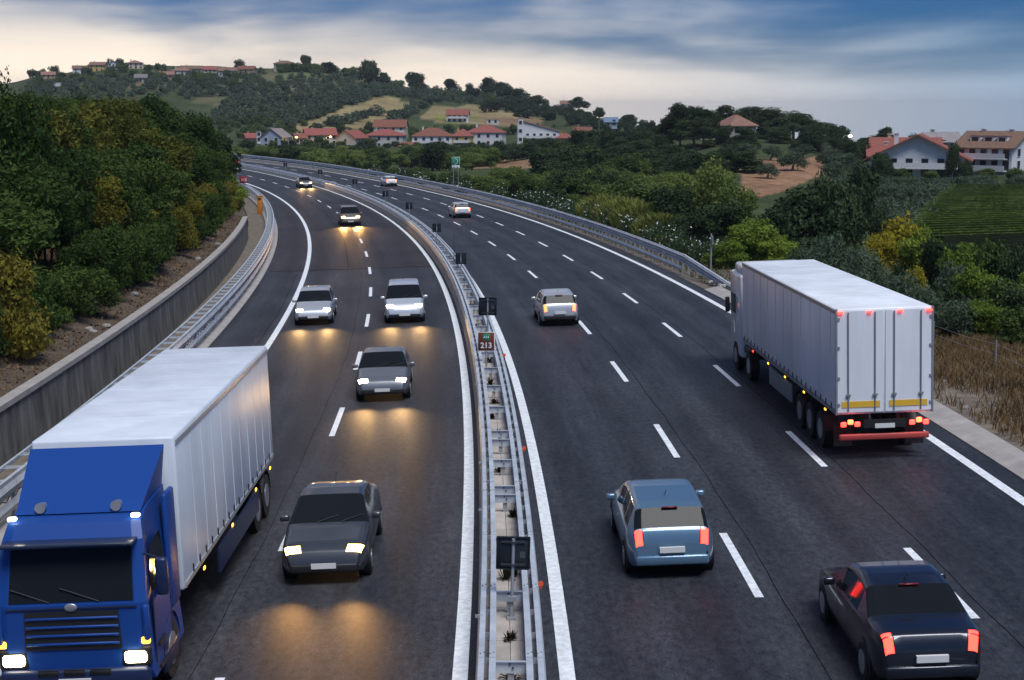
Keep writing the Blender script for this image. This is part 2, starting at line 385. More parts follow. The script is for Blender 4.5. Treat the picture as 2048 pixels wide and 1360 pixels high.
sg = np.clip(S_g, -55, 600); ROADZ = zr(sg, np.clip(O_g, -13, 13))
tl = np.clip((-O_g - 30) / 25, 0, 1); tr_ = np.clip((O_g - 13.2) / 18, 0, 1); tr_ = tr_ * tr_ * (3 - 2 * tr_)
ZL = ROADZ + np.where(O_g > -16.4, -0.5, bank_left(sg, O_g) - 0.06)
ZN = np.where(O_g < 0, ZL * (1 - tl) + Z0 * tl, np.where(O_g < 13.2, ROADZ - 0.5, (ROADZ - 0.12) * (1 - tr_) + Z0 * tr_))
inr = (S_g < 560) & (np.abs(O_g) < 60)
ZG = np.where(inr, ZN, Z0)
def ground(X, Y):
    th = math.atan2(X, Y); d = math.hypot(X, Y)
    i = int(np.clip(np.searchsorted(TH, th) - 1, 0, len(TH) - 2)); j = int(np.clip(np.searchsorted(DD, d) - 1, 0, len(DD) - 2))
    a = (th - TH[i]) / (TH[i + 1] - TH[i]); b = min(1, max(0, (d - DD[j]) / (DD[j + 1] - DD[j])))
    return float((ZG[i, j] * (1 - a) + ZG[i + 1, j] * a) * (1 - b) + (ZG[i, j + 1] * (1 - a) + ZG[i + 1, j + 1] * a) * b)
def ray(px, py):
    u, v = (px - 1024) / FPX, (680 - py) / FPX; c, s = math.cos(PITCH), math.sin(PITCH)
    return Vector((u, c + v * s, -s + v * c))
def at(px, py, D):
    d = ray(px, py); k = D / math.hypot(d.x, d.y); return Vector((d.x * k, d.y * k, CAMH + d.z * k))
def on_ground(px, py, dmin=40, dmax=3000):
    """where the line of sight through a pixel meets the ground"""
    d = ray(px, py); hd = math.hypot(d.x, d.y); th = math.atan2(d.x, d.y); sl = d.z / hd
    i = int(np.clip(np.searchsorted(TH, th) - 1, 0, len(TH) - 2)); a = (th - TH[i]) / (TH[i + 1] - TH[i])
    zz = ZG[i] * (1 - a) + ZG[i + 1] * a
    hit = np.where((CAMH + sl * DD <= zz) & (DD > dmin) & (DD < dmax))[0]
    if len(hit) == 0: return None
    D = DD[hit[0]]; return Vector((math.sin(th) * D, math.cos(th) * D, zz[hit[0]]))
def top_h(px, D, ytop):
    """ground point at a direction and distance, and the height that reaches image row ytop there"""
    p = at(px, ytop, D); g = ground(p.x, p.y); return Vector((p.x, p.y, g)), p.z - g
def to_px(X, Y, Z):
    c, s = math.cos(PITCH), math.sin(PITCH); zz = Z - CAMH; d = np.maximum(Y * c - zz * s, 0.1); up = Y * s + zz * c
    return 1024 + FPX * X / d, 680 - FPX * up / d
def road_o(X, Y):
    j = int(np.argmin((_x - X) ** 2 + (_y - Y) ** 2)); return float((X - _x[j]) * math.cos(_hd[j]) + (Y - _y[j]) * math.sin(_hd[j]))
def in_poly(px, py, poly):
    r = np.zeros(np.shape(px), bool); n = len(poly)
    for i in range(n):
        x0, y0 = poly[i]; x1, y1 = poly[(i + 1) % n]
        if y0 == y1: continue
        r ^= ((y0 > py) != (y1 > py)) & (px < (x1 - x0) * (py - y0) / (y1 - y0) + x0)
    return r
# ground cover: what grows or lies where
PXG, PYG = to_px(GX, GY, ZG)
gc = np.empty(GX.shape + (3,)); gc[:] = (0.048, 0.064, 0.026)
def cover(poly, d0, d1, col):
    jx = PXG + vnoise(GX / 9, GY / 9, 11) * 4; jy = PYG + vnoise(GX / 9, GY / 9, 12) * 2
    k = in_poly(jx, jy, poly) & (DD[None] > d0) & (DD[None] < d1); gc[k] = col
cover([(380, 205), (480, 150), (560, 138), (720, 140), (790, 175), (700, 200), (560, 225)], 750, 1200, (0.105, 0.105, 0.052))
cover([(480, 172), (600, 160), (640, 175), (560, 185)], 750, 1200, (0.15, 0.13, 0.065))
cover([(540, 140), (640, 130), (710, 140), (690, 158), (590, 160)], 750, 1300, (0.10, 0.115, 0.05))
cover([(575, 258), (640, 232), (700, 212), (765, 192), (852, 207), (800, 232), (760, 250), (690, 262), (600, 268)], 640, 1100, (0.25, 0.20, 0.10))
cover([(835, 236), (870, 212), (960, 212), (1060, 226), (1090, 246), (1000, 252), (900, 250)], 640, 1100, (0.22, 0.18, 0.09))
cover([(960, 232), (1090, 236), (1085, 252), (980, 250)], 640, 1100, (0.21, 0.145, 0.085))
cover([(860, 238), (880, 228), (960, 236), (900, 246)], 640, 1100, (0.17, 0.18, 0.055))
cover([(240, 160), (330, 150), (350, 175), (250, 180)], 800, 1300, (0.14, 0.115, 0.065))
cover([(935, 319), (1090, 319), (1085, 338), (950, 338)], 250, 480, (0.22, 0.135, 0.075))
cover([(1480, 318), (1670, 314), (1650, 345), (1570, 385), (1480, 400)], 120, 330, (0.25, 0.145, 0.085))
cover([(1840, 400), (2100, 360), (2100, 470), (1850, 450)], 100, 260, (0.075, 0.10, 0.03))
k = inr & (O_g > 12) & (O_g < 30) & (S_g < 62); gc[k] = (0.20, 0.15, 0.085)
k = inr & (O_g < -13) & (O_g > -24); gc[k] = (0.11, 0.075, 0.05)
gv = np.stack([GX, GY, ZG], -1).reshape(-1, 3); nT, nD = GX.shape
ii, jj = np.meshgrid(np.arange(nT - 1), np.arange(nD - 1), indexing='ij')
gf = np.stack([ii * nD + jj, ii * nD + jj + 1, (ii + 1) * nD + jj + 1, (ii + 1) * nD + jj], -1).reshape(-1, 4)
def ground_material():
    m = bpy.data.materials.new('ground_cover'); m.use_nodes = True; t = m.node_tree; b = t.nodes['Principled BSDF']; b.inputs['Roughness'].default_value = 0.95
    b.inputs['Specular IOR Level'].default_value = 0.1
    at_ = t.nodes.new('ShaderNodeAttribute'); at_.attribute_name = 'cover'
    co = t.nodes.new('ShaderNodeTexCoord'); cur = at_.outputs['Color']
    for scl, lo, hi in ((0.05, 0.7, 1.3), (0.6, 0.72, 1.3), (5.0, 0.6, 1.4)):
        nz = t.nodes.new('ShaderNodeTexNoise'); nz.inputs['Scale'].default_value = scl; nz.inputs['Detail'].default_value = 4; t.links.new(co.outputs['Object'], nz.inputs[0])
        mr = t.nodes.new('ShaderNodeMapRange'); t.links.new(nz.outputs[0], mr.inputs[0]); mr.inputs[1].default_value = .3; mr.inputs[2].default_value = .7; mr.inputs[3].default_value = lo; mr.inputs[4].default_value = hi
        mx = t.nodes.new('ShaderNodeMix'); mx.data_type = 'RGBA'; mx.blend_type = 'MULTIPLY'; mx.inputs[0].default_value = 1
        t.links.new(cur, mx.inputs[6]); t.links.new(mr.outputs[0], mx.inputs[7]); cur = mx.outputs[2]
    t.links.new(cur, b.inputs['Base Color'])
    bz = t.nodes.new('ShaderNodeTexNoise'); bz.inputs['Scale'].default_value = 3.0; bz.inputs['Detail'].default_value = 5; t.links.new(co.outputs['Object'], bz.inputs[0])
    bp = t.nodes.new('ShaderNodeBump'); bp.inputs['Strength'].default_value = 0.7; bp.inputs['Distance'].default_value = 0.15; t.links.new(bz.outputs[0], bp.inputs['Height']); t.links.new(bp.outputs[0], b.inputs['Normal'])
    return m
M_GROUND = ground_material()
gme = fast_mesh('ground', gv, gf, M_GROUND, smooth=True)
ca = gme.attributes.new('cover', 'FLOAT_COLOR', 'POINT')
ca.data.foreach_set('color', np.concatenate([gc.reshape(-1, 3), np.ones((nT * nD, 1))], 1).astype(np.float32).ravel())
tag(link('ground', gme), 'rolling valley floor and hillside with fields and scrub', 'ground', kind='structure')

# ------------------------------------------------------------------ carriageways, paint, joints
road_l = sheet('carriageway_left', EDGE_L, -0.70, -20, SEND, 2.0, M_ASPH, 0.0, 6, skirt=0.7)
tag(road_l, 'dark asphalt carriageway left of the central barrier with oncoming traffic', 'road', kind='structure')
road_r = sheet('carriageway_right', 0.14, EDGE_R, -20, SEND, 2.0, M_ASPH, 0.0, 6, skirt=0.7)
tag(road_r, 'dark asphalt carriageway right of the central barrier with three lanes', 'road', kind='structure')
sheet('asphalt_patch', EDGE_L + .3, -0.95, 96, 178, 2.0, M_ASPH2, 0.004, 4, road_l)
def stripe(name, o, wd, s0, s1, step, parent, dz=0.010):
    return sheet(name, o - wd / 2, o + wd / 2, s0, s1, step, M_PAINT, dz, 1, parent)
stripe('edge_line', LL, 0.27, -10, SEND, 2.0, road_l)
stripe('edge_line', LR, 0.26, -10, SEND, 2.0, road_l)
stripe('edge_line', RL, 0.26, -10, SEND, 2.0, road_r)
stripe('edge_line', RR, 0.27, -10, SEND, 2.0, road_r)
for o, ph, par in ((LD, 33.9, road_l), (R1, 29.8, road_r), (R2, 28.3, road_r)):
    cs = np.array([0.0] + list(np.cumsum([(rp(s + 1, o) - rp(s, o)).length for s in range(0, 440)])))
    k = -2
    while True:
        c = ph + 12 * k; k += 1
        if c > cs[-1] - 5: break
        if c < 2.5: continue
        sa = float(np.interp(c - 2.25, cs, np.arange(len(cs)))); sb = float(np.interp(c + 2.25, cs, np.arange(len(cs))))
        stripe('lane_dash', o, 0.17, sa, sb, 1.5, par, 0.014)
def seam(parent, o, s0, s1, wd, seed, dz=0.007):
    r = random.Random(seed); ph = [r.uniform(0, 6) for _ in range(3)]
    mb = MB(); f = lambda s, o_: 0.03 * math.sin(s * .21 + ph[0]) + 0.02 * math.sin(s * .9 + ph[1]) + .01 * math.sin(s * 2.3 + ph[2])
    sweep(mb, [(o - wd / 2, dz), (o + wd / 2, dz)], s0, s1, 1.0, wob=f)
    mb.build('tar_seam', M_TAR, parent, origin=Vector(parent.location))
seam(road_r, R1 + 0.42, 5, 120, 0.016, 1); seam(road_r, R2 + 0.36, 5, 150, 0.016, 2); seam(road_l, LD - 0.55, 10, 94, 0.012, 3)
seam(road_l, LD - 1.35, 97, 175, 0.03, 4); seam(road_l, LL - .5, 10, 94, 0.02, 6)
mb = MB()
for a, b in ((EDGE_L + .3, -0.95),):
    n = 14; V = []
    for i in range(n + 1):
        o = a + (b - a) * i / n; s = 96 + 0.25 * math.sin(i * 1.7); V += [rp(s - .10, o, 0.009), rp(s + .10, o, 0.009)]
    mb.add(V, [(2 * i, 2 * i + 1, 2 * i + 3, 2 * i + 2) for i in range(n)])
mb.build('tar_seam', M_TAR, road_l, origin=Vector(road_l.location))

# ------------------------------------------------------------------ kerbs, verges, retaining wall
kl = MB(); sweep(kl, [(-12.75, -0.6), (-12.75, 0.10), (-11.85, 0.10), (-11.70, 0.02), (-11.70, -0.6)], -10, 250, 2.0)
tag(kl.build('kerb', M_CONC, origin=rp(30, -12)), 'low concrete kerb under the guardrail beside the retaining wall', 'kerb', kind='structure')
kr = MB(); sweep(kr, [(12.45, -0.6), (12.45, 0.03), (12.95, 0.13), (13.30, 0.16), (13.35, -0.6)], -10, 78, 1.5)
tag(kr.build('kerb', M_CONC, origin=rp(30, 12.9)), 'pale concrete kerb and gutter below the dry grass bank', 'kerb', kind='structure')
M_DIRT = mat('dry_litter', (0.085, 0.062, 0.042), 0.95, noise=(2.4, 0.5), bump=(9, 0.9))
M_VERGE = mat('stony_verge', (0.15, 0.125, 0.10), 0.95, noise=(2.0, 0.45), bump=(10, 0.8))
ditch = sheet('roadside_ground', -14.3, -12.7, -10, 260, 2.0, M_VERGE, -0.05, 2); tag(ditch, 'narrow dirt strip between guardrail and retaining wall', 'ground', kind='structure')
emb = sheet('embankment', -18.5, -14.35, -10, 215, 2.0, M_DIRT, 0.0, 9, zf=lambda s, o: float(bank_left(s, o)) + .10 * math.sin(s * .9 + o * 2) * min(1, max(0, -o - 14.6)))
tag(emb, 'brown slope of dry leaf litter above the retaining wall', 'ground', kind='structure')
verge = sheet('verge', 13.3, 16.5, -10, 120, 1.5, M_VERGE, 0.0, 5, zf=lambda s, o: -.04 + .06 * math.sin(s * 1.3 + o) * min(1, (o - 13.3)) + (0.10 + 0.05 * (o - 13.3)) * min(1, max(0, (70 - s) / 10)))
tag(verge, 'stony verge with dry weeds beside the right carriageway', 'ground', kind='structure')
verge2 = sheet('verge', 12.5, 16.5, 78, 470, 3.0, M_VERGE, -0.06, 2); tag(verge2, 'dark verge under the right-hand guardrail', 'ground', kind='structure')

wall = empty('retaining_wall', loc=rp(60, WALL_O))
tag(wall, 'long weathered concrete retaining wall below the wood on the left', 'wall')
s = WALL_S0
while s < WALL_S1 - 1:                                # cast bays about 9 m long
    e = min(s + 9, WALL_S1); mb = MB()
    sweep(mb, [(WALL_O - .22, -0.6), (WALL_O - .22, WALL_H - .16), (WALL_O + .05, WALL_H - .16), (WALL_O + .16, -0.6)], s + .012, e - .012, 3.0, closed=True)
    mb.build('wall_bay', M_CONCW, wall, origin=rp(s, WALL_O)); mb = MB()
    sweep(mb, [(WALL_O - .30, WALL_H - .155), (WALL_O - .30, WALL_H + .01), (WALL_O + .12, WALL_H + .01), (WALL_O + .12, WALL_H - .155)], s + .006, e - .006, 3.0, closed=True)
    mb.build('coping', M_CONC, wall, origin=rp(s, WALL_O)); s = e

# ------------------------------------------------------------------ central barrier: concrete plinth, twin steel rails on posts
plinth = empty('median_plinth', loc=rp(40, OC)); tag(plinth, 'low concrete plinth that carries the steel barrier between the carriageways', 'plinth')
PZ = 0.42
mb = MB(); sweep(mb, [(OC - .50, -0.5), (OC - .46, PZ - .06), (OC + .46, PZ - .06), (OC + .50, -0.5)], 4, SEND, 2.0, oz=OC - .01); mb.build('core', M_CONC, plinth, origin=rp(40, OC))
M_SLAB = mat('pale_concrete_slab', (0.42, 0.38, 0.35), 0.85, noise=(2.5, 0.22), bump=(40, 0.25), rnd=0.12)
s = 14.0; i = 0
while s < 130:
    ln = 1.75 if s < 70 else 3.5
    for sd in (-1, 1):
        mb = MB(); a, b = (OC - .455, OC - .006) if sd < 0 else (OC + .006, OC + .455)
        sweep(mb, [(a, PZ - .07), (a, PZ), (b, PZ), (b, PZ - .07)], s + .010, s + ln - .010, ln, closed=True, oz=OC - .01)
        mb.build('slab', M_SLAB, plinth, origin=rp(40, OC))
    s += ln
s = 14.0                                              # cast face pieces seen from the left carriageway
while s < 300:
    mb = MB(); ln = 3.5 if s < 150 else 7
    sweep(mb, [(OC - .62, -0.3), (OC - .53, PZ + .03), (OC - .462, PZ + .03), (OC - .462, -0.3)], s + .015, s + ln - .015, ln / 2, closed=True, oz=OC - .01)
    mb.build('face_block', M_CONC, plinth, origin=rp(40, OC)); s += ln

BT = 0.86                                             # top of the rails above the carriageway
barrier = empty('median_barrier', loc=rp(40, OC)); tag(barrier, 'twin galvanised steel crash barrier running down the middle of the motorway', 'barrier')
def wbeam(o, sgn, z0, z1, dep=0.07):
    """corrugated beam profile, facing outwards (sgn)"""
    h = z1 - z0; P = [(0, 0), (.25, .5), (.5, 1), (.75, .5), (1, 0)] if h < .36 else [(0, .2), (.1, 1), (.24, 1), (.34, 0), (.44, 1), (.58, 1), (.68, 0), (.78, 1), (.92, 1), (1, .3)]
    return [(o + sgn * dep * q, z0 + h * p) for p, q in P]
def beam_piece(name, prof_fn, o, s0, s1, parent, step=1.75, matl=None, ozz=None, closed=False):
    mb = MB(); sweep(mb, prof_fn, s0, s1, step, closed=closed, oz=ozz, sm=False); return mb.build(name, matl or M_ZINC, parent, origin=Vector(parent.location))
s = 12.0; ln = 3.5
while s < 440:
    ln = 3.5 if s < 110 else 14.0
    for sd in (-1, 1):
        oo = OC + sd * .51; oi = OC + sd * .285
        zt = BT + (0.006 if int(s * 2) % 2 else 0)
        beam_piece('rail_beam', [(oo - .0, zt - .33), (oo + sd * .03, zt - .26), (oo - sd * .01, zt - .19), (oo + sd * .03, zt - .12), (oo, zt - .05), (oo, zt), (oo - sd * .095, zt), (oo - sd * .095, zt - .02)], oo, s, s + ln + .05, barrier, 1.75 if s < 110 else 3.5, ozz=OC - .01)
        beam_piece('inner_rail', [(oi + sd * .055, zt - .10), (oi + sd * .055, zt), (oi - sd * .05, zt), (oi - sd * .05, zt - .12)], oi, s, s + ln + .03, barrier, 1.75 if s < 110 else 3.5, ozz=OC - .01)
        beam_piece('lower_rail', [(oi - sd * .02, PZ + .05), (oi + sd * .04, PZ + .10), (oi + sd * .04, PZ + .20), (oi - sd * .02, PZ + .25)], oi, s, s + ln + .03, barrier, 1.75 if s < 110 else 3.5, ozz=OC - .01)
    s += ln
# rungs, cross plates and posts: one mesh each, shared
m_rung = MB().box((0, 0, -.055), (.085, .012, .10)).mesh('rung', M_ZINCD)
_pl = MB().box((0, 0, -.115), (.56, .012, .19)).box((0, -.02, -.012), (.56, .05, .012)).box((-.27, -.02, -.11), (.012, .05, .18)).box((.27, -.02, -.11), (.012, .05, .18))
for bx, bz in ((-.02, -.06), (.03, -.12)): _pl.box((bx, -.012, bz), (.03, .03, .03), m=1)
m_plate = _pl.mesh('cross_plate', [M_ZINC, M_BOLT])
m_post = MB().box((0, .03, -.245), (.10, .012, .47)).box((-.045, .065, -.245), (.012, .06, .47)).box((.045, .065, -.245), (.012, .06, .47)).mesh('post', M_ZINCD)
m_bolts = MB().box((-.03, 0, .004), (.022, .022, .012)).box((.03, .06, .004), (.022, .022, .012)).mesh('bolt_pair', M_BOLT)
def piece(name, me, parent, s, o, dz, oz=None):
    p = rp(s, o, dz, oz) - Vector(parent.location); return link(name, me, parent, loc=p, rz=heading(s))
s = 12.0
while s < 150:
    for sd in (-1, 1): piece('rung', m_rung, barrier, s, OC + sd * .378, BT, OC - .01)
    s += 1.1667
far = MB(); s = 150
while s < 330:
    h = heading(s)
    for sd in (-1, 1): far.box(rp(s, OC + sd * .38, BT - .06, OC - .01), (.085, .03, .10), h)
    s += 1.1667
tag(far.build('rung_row', M_ZINCD, barrier, origin=Vector(barrier.location)), kind='stuff')
posts = list(np.arange(15.4, 300, 3.5)) + [34.9 - 1.2, 40.2 - 1.4]
for s in posts:
    s = float(s); piece('cross_plate', m_plate, barrier, s, OC, BT - .01, OC - .01); piece('post', m_post, barrier, s, OC, BT - .03, OC - .01)
    if s < 60:
        for o in (-.45, -.30, .30, .45): piece('bolt_pair', m_bolts, barrier, s + .25, OC + o, BT + .004, OC - .01)
for s in (26.0, 37.2, 52.5, 69.0, 90.0):              # orange reflectors fixed on the right rail
    mb = MB(); mb.cyl((0, -.02, .05), (0, .01, .05), .05, n=10).box((0, 0, 0), (.03, .02, .08))
    piece('reflector', mb.mesh('reflector', M_REFL), barrier, s, OC + .56, BT + .03, OC - .01)
M_REFLG = mat('grey_reflector', (0.30, 0.32, 0.34), 0.4)
for s in (24.5, 31.5, 36.0, 47.0):
    mb = MB(); mb.box((0, 0, .01), (.13, .03, .05))
    piece('reflector', mb.mesh('reflector', M_REFLG), barrier, s, OC - .53, BT - .02, OC - .01)

# ------------------------------------------------------------------ left guardrail: double beam with a ladder of braces on top
gl = empty('left_guardrail', loc=rp(40, -12.1)); tag(gl, 'galvanised guardrail with ladder-braced top along the retaining wall', 'guardrail')
OF, OB, GT = -12.02, -12.55, 1.14
s = 14.0
while s < 250:
    ln = 4.5 if s < 140 else 9.0
    beam_piece('upper_beam', wbeam(OF, 1, GT - .42, GT - .06, .075), OF, s, s + ln + .04, gl, 1.5, ozz=-12.0)
    beam_piece('lower_beam', wbeam(OF - .02, 1, .28, .58, .07), OF, s, s + ln + .04, gl, 1.5, ozz=-12.0)
    beam_piece('top_rail', [(OF + .02, GT - .09), (OF + .02, GT), (OF - .07, GT), (OF - .07, GT - .09)], OF, s, s + ln + .02, gl, 1.5, ozz=-12.0, closed=True)
    beam_piece('back_rail', [(OB + .03, GT - .08), (OB + .03, GT), (OB - .04, GT), (OB - .04, GT - .08)], OB, s, s + ln + .02, gl, 1.5, ozz=-12.0, closed=True)
    s += ln
m_brace = MB().box((0, 0, -.05), (.46, .014, .08)).mesh('ladder_brace', M_ZINC)
m_strut = MB()
m_strut.add([(-.22, -.30, -.02), (-.22, -.24, -.02), (.22, .02, -.02), (.22, -.04, -.02)], [(0, 1, 2, 3)])
m_strut = m_strut.mesh('diagonal_brace', M_ZINC)
m_gpost = MB().box((0, 0, -.6), (.09, .05, 1.2)).mesh('guardrail_post', M_ZINCD)
s = 14.0
while s < 200:
    piece('ladder_brace', m_brace, gl, s, (OF + OB) / 2, GT, -12.0); piece('diagonal_brace', m_strut, gl, s, (OF + OB) / 2, GT, -12.0); s += 1.5
s = 14.5
while s < 240: piece('guardrail_post', m_gpost, gl, s, OB + .05, GT - .05, -12.0); piece('guardrail_post', m_gpost, gl, s + .1, OF - .07, GT - .15, -12.0); s += 3.0
# cross mesh between the beams
mx = MB(); s = 14
while s < 170:
    a = rp(s, OF - .06, .56, -12.0); b = rp(s + .75, OF - .06, .80, -12.0); c = rp(s + .75, OF - .06, .56, -12.0); d = rp(s, OF - .06, .80, -12.0)
    mx.cyl(a, b, .018, n=4, caps=False); mx.cyl(c, d, .018, n=4, caps=False); s += .75
tag(mx.build('lattice', M_ZINCD, gl, origin=Vector(gl.location)), kind='stuff')

# ------------------------------------------------------------------ right guardrail with its ramped end
gr_ = empty('right_guardrail', loc=rp(100, 12.9)); tag(gr_, 'double-beam galvanised guardrail along the outer edge of the right carriageway', 'guardrail')
OG, GR = 12.95, 1.22
s = 86.0
while s < 460:
    ln = 4.5 if s < 170 else 15.0; stp = 1.5 if s < 170 else 3.0
    beam_piece('upper_beam', wbeam(OG, -1, GR - .52, GR - .04, .08), OG, s, s + ln + .04, gr_, stp, ozz=12.5)
    beam_piece('lower_beam', wbeam(OG - .05, -1, .22, .52, .075), OG, s, s + ln + .04, gr_, stp, ozz=12.5)
    beam_piece('top_rail', [(OG - .02, GR - .06), (OG - .02, GR), (OG + .06, GR), (OG + .06, GR - .06)], OG, s, s + ln + .02, gr_, stp, ozz=12.5, closed=True)
    beam_piece('back_rail', [(OG + .42, GR - .33), (OG + .42, GR - .26), (OG + .50, GR - .26), (OG + .50, GR - .33)], OG, s, s + ln + .02, gr_, stp, ozz=12.5, closed=True)
    s += ln
s = 86.3
while s < 330:
    piece('guardrail_post', m_gpost, gr_, s, OG + .06, GR - .08, 12.5); piece('guardrail_post', m_gpost, gr_, s + .1, OG + .44, GR - .30, 12.5)
    piece('ladder_brace', m_brace, gr_, s, OG + .26, GR - .30, 12.5); s += 3.0 if s < 160 else 6.0
def ramp(prof, drop):
    mb = MB(); V = []; n = 10
    for i in range(n + 1):
        q = i / n; s_ = 86 - 9.5 * q
        for (o, dz) in prof: V.append(rp(s_, o + .9 * q, dz - drop * q, 12.5))
    k = len(prof); mb.add(V, [(i * k + j, i * k + j + 1, (i + 1) * k + j + 1, (i + 1) * k + j) for i in range(n) for j in range(k - 1)])
    return mb.build('end_ramp', M_ZINC, gr_, origin=Vector(gr_.location))
ramp(wbeam(OG, -1, GR - .52, GR - .04, .08), 1.0)
ramp([(OG - .04, GR - .06), (OG - .04, GR), (OG + .10, GR), (OG + .10, GR - .06)], 1.0)

# ------------------------------------------------------------------ signs
def text_mesh(txt, size, matl, name='lettering', depth=0.002):
    cu = bpy.data.curves.new('t', 'FONT'); cu.body = txt; cu.size = size; cu.align_x = 'CENTER'; cu.align_y = 'CENTER'; cu.extrude = depth; cu.offset = size * 0.018
    o = bpy.data.objects.new('t', cu); COL.objects.link(o); dg = bpy.context.evaluated_depsgraph_get()
    me = bpy.data.meshes.new_from_object(o.evaluated_get(dg)); me.name = name; bpy.data.objects.remove(o); me.materials.clear(); me.materials.append(matl)
    me.transform(Matrix.Rotation(math.pi / 2, 4, 'X')); return me
M_WHITE = mat('sign_white', (0.80, 0.82, 0.84), 0.4); M_GREEN = mat('sign_green', (0.008, 0.22, 0.12), 0.4)
M_BROWN = mat('sign_brown', (0.15, 0.035, 0.018), 0.4); M_RED = mat('sign_red', (0.30, 0.01, 0.02), 0.4); M_ORANGE = mat('cabinet_orange', (0.55, 0.20, 0.02), 0.5, noise=(4, .12))
def back_sign(s, zc, wd, label, lean=0.0, plate=False):
    """square chevron board seen from behind, on a pole clamped to the barrier"""
    base = rp(s, OC + .03, PZ, OC - .01); r = empty('chevron_board', loc=base); r.rotation_euler = (0, lean, heading(s) * .5)
    tag(r, label, 'sign', 'chevron boards on the central barrier')
    mb = MB(); mb.cyl((0, 0, -.05), (0, 0, zc - PZ + wd * .45), .03, n=8); mb.build('pole', M_ZINCD, r)
    mb = MB(); mb.rbox((0, .05, zc - PZ), (wd, .022, wd), .012, 1)
    mb.build('board', M_DARKMETAL, r)
    mb = MB(); d = wd / 2 - .012
    for x, z, sx, sz in ((-d, 0, .018, wd - .02), (d, 0, .018, wd - .02), (0, d, wd - .05, .018), (0, -d, wd - .05, .018)): mb.box((x, .028, zc - PZ + z), (sx, .03, sz))
    mb.build('rim', M_DARKMETAL, r)
    for z in (-wd * .34, wd * .34): mb = MB(); mb.box((0, .025, zc - PZ + z), (wd * .7, .03, .035)); mb.box((0, -.005, zc - PZ + z), (.09, .08, .04)); mb.build('bracket', mat('sign_bracket', (.03, .035, .045), .5), r)
    mb = MB(); mb.box((0, 0, .03), (.16, .16, .05)); mb.cyl((0, 0, .05), (0, 0, .22), .045, n=8); mb.build('foot_clamp', M_ZINCD, r)
    mb = MB(); mb.box((0, -.01, BT - PZ - .06), (.16, .10, .09)); mb.build('rail_clamp', M_ZINCD, r)
    if plate:
        mb = MB(); mb.box((wd * .28, .035, zc - PZ - .03), (.10, .004, .12)); mb.build('maker_label', mat('faded_label', (.05, .06, .075), .6), r)
    return r
BS = [(25.6, 1.62, .60, 'nearest and largest black chevron board back, with a faded sticker'), (54.5, 2.42, .66, 'black chevron board back standing just above the brown 213 sign'),
      (82, 1.70, .60, 'third black chevron board back, beside a thin dark marker rod'), (106, 1.75, .6, 'fourth black chevron board back counting from the camera'),
      (133, 1.85, .6, 'fifth black chevron board back counting from the camera'), (156, 1.85, .6, 'sixth black chevron board back, below the pale car'),
      (185, 1.95, .6, 'seventh black chevron board back counting from the camera'), (217, 2.0, .62, 'eighth black chevron board back on the distant bend'),
      (247, 2.0, .62, 'ninth black chevron board back, second before the trees hide the barrier'), (282, 2.1, .62, 'farthest black chevron board back next to the trees')]
for i, (s_, zc, wd, lab) in enumerate(BS): back_sign(s_, zc, wd, lab, R(1.5) if i == 0 else 0, plate=(i in (0, 1)))
# brown distance sign
base = rp(51.5, OC - .12, PZ, OC - .01); ks = empty('distance_sign', loc=base); tag(ks, 'brown kilometre sign reading A14 213 on the central barrier', 'sign')
z213 = 1.15
mb = MB(); mb.cyl((0, .03, -.05), (0, .03, z213 + .2), .03, n=8); mb.build('pole', M_ZINCD, ks)
mb = MB(); mb.rbox((0, 0, z213), (.60, .02, .68), .015, 1); mb.build('border', M_WHITE, ks)
mb = MB(); mb.rbox((0, -.012, z213), (.555, .008, .635), .006, 1); mb.build('panel', M_BROWN, ks)
mb = MB(); mb.rbox((0, -.020, z213 + .155), (.24, .006, .235), .004, 1); gp = mb.build('route_panel', M_GREEN, ks)
link('lettering', text_mesh('A14', .115, M_WHITE), gp, loc=(0, -.026, z213 + .155))
link('lettering', text_mesh('213', .27, M_WHITE), ks, loc=(0, -.021, z213 - .14))
# tall thin rods on the barrier
for s_, hh, lab in ((90, 2.1, 'thin dark marker rod standing on the central barrier beside a chevron board'), (224, 2.6, 'thin grey pole on the far bend of the central barrier')):
    r = empty('marker_rod', loc=rp(s_, OC + .1, PZ, OC - .01)); tag(r, lab, 'pole')
    MB().cyl((0, 0, 0), (0, 0, hh), .028, .02, 6).build('rod', mat('rod_grey', (.05, .055, .065), .5), r); MB().box((0, 0, .04), (.14, .14, .06)).build('base_plate', M_ZINCD, r)
# green motorway sign beyond the bend
p = rp(196, 14.6, 0); r = empty('direction_sign', loc=p); r.rotation_euler = (0, 0, R(6)); tag(r, 'tall green motorway sign with a white bent line above a white strip', 'sign')
zt_ = float((at(780, 314, math.hypot(p.x, p.y)) - p).z); zb_ = float((at(780, 331, math.hypot(p.x, p.y)) - p).z); hh = zt_ - zb_; wd = 1.05
for x in (-.3, .3): MB().cyl((x, .08, -.3), (x, .08, zt_ - .1), .04, n=6).build('pole', M_ZINCD, r)
MB().rbox((0, 0, (zt_ + zb_) / 2), (wd, .03, hh), .02, 1).build('border', M_WHITE, r)
MB().rbox((0, -.02, (zt_ + zb_) / 2), (wd - .06, .012, hh - .06), .01, 1).build('panel', M_GREEN, r)
mb = MB(); PT = [(-.22, .42), (-.12, .36), (.22, .12), (.24, -.1), (.12, -.28), (-.12, -.42)]
for (a, b), (c, d) in zip(PT, PT[1:]): mb.cyl((a, -.03, zb_ + hh * (.5 + b)), (c, -.03, zb_ + hh * (.5 + d)), .035, n=4)
mb.build('route_line', M_WHITE, r); mb = MB()
for b in (.24, .1, -.04, -.18): mb.box((-.22, -.03, zb_ + hh * (.5 + b)), (.10, .01, .03))
mb.build('route_tick', M_WHITE, r)
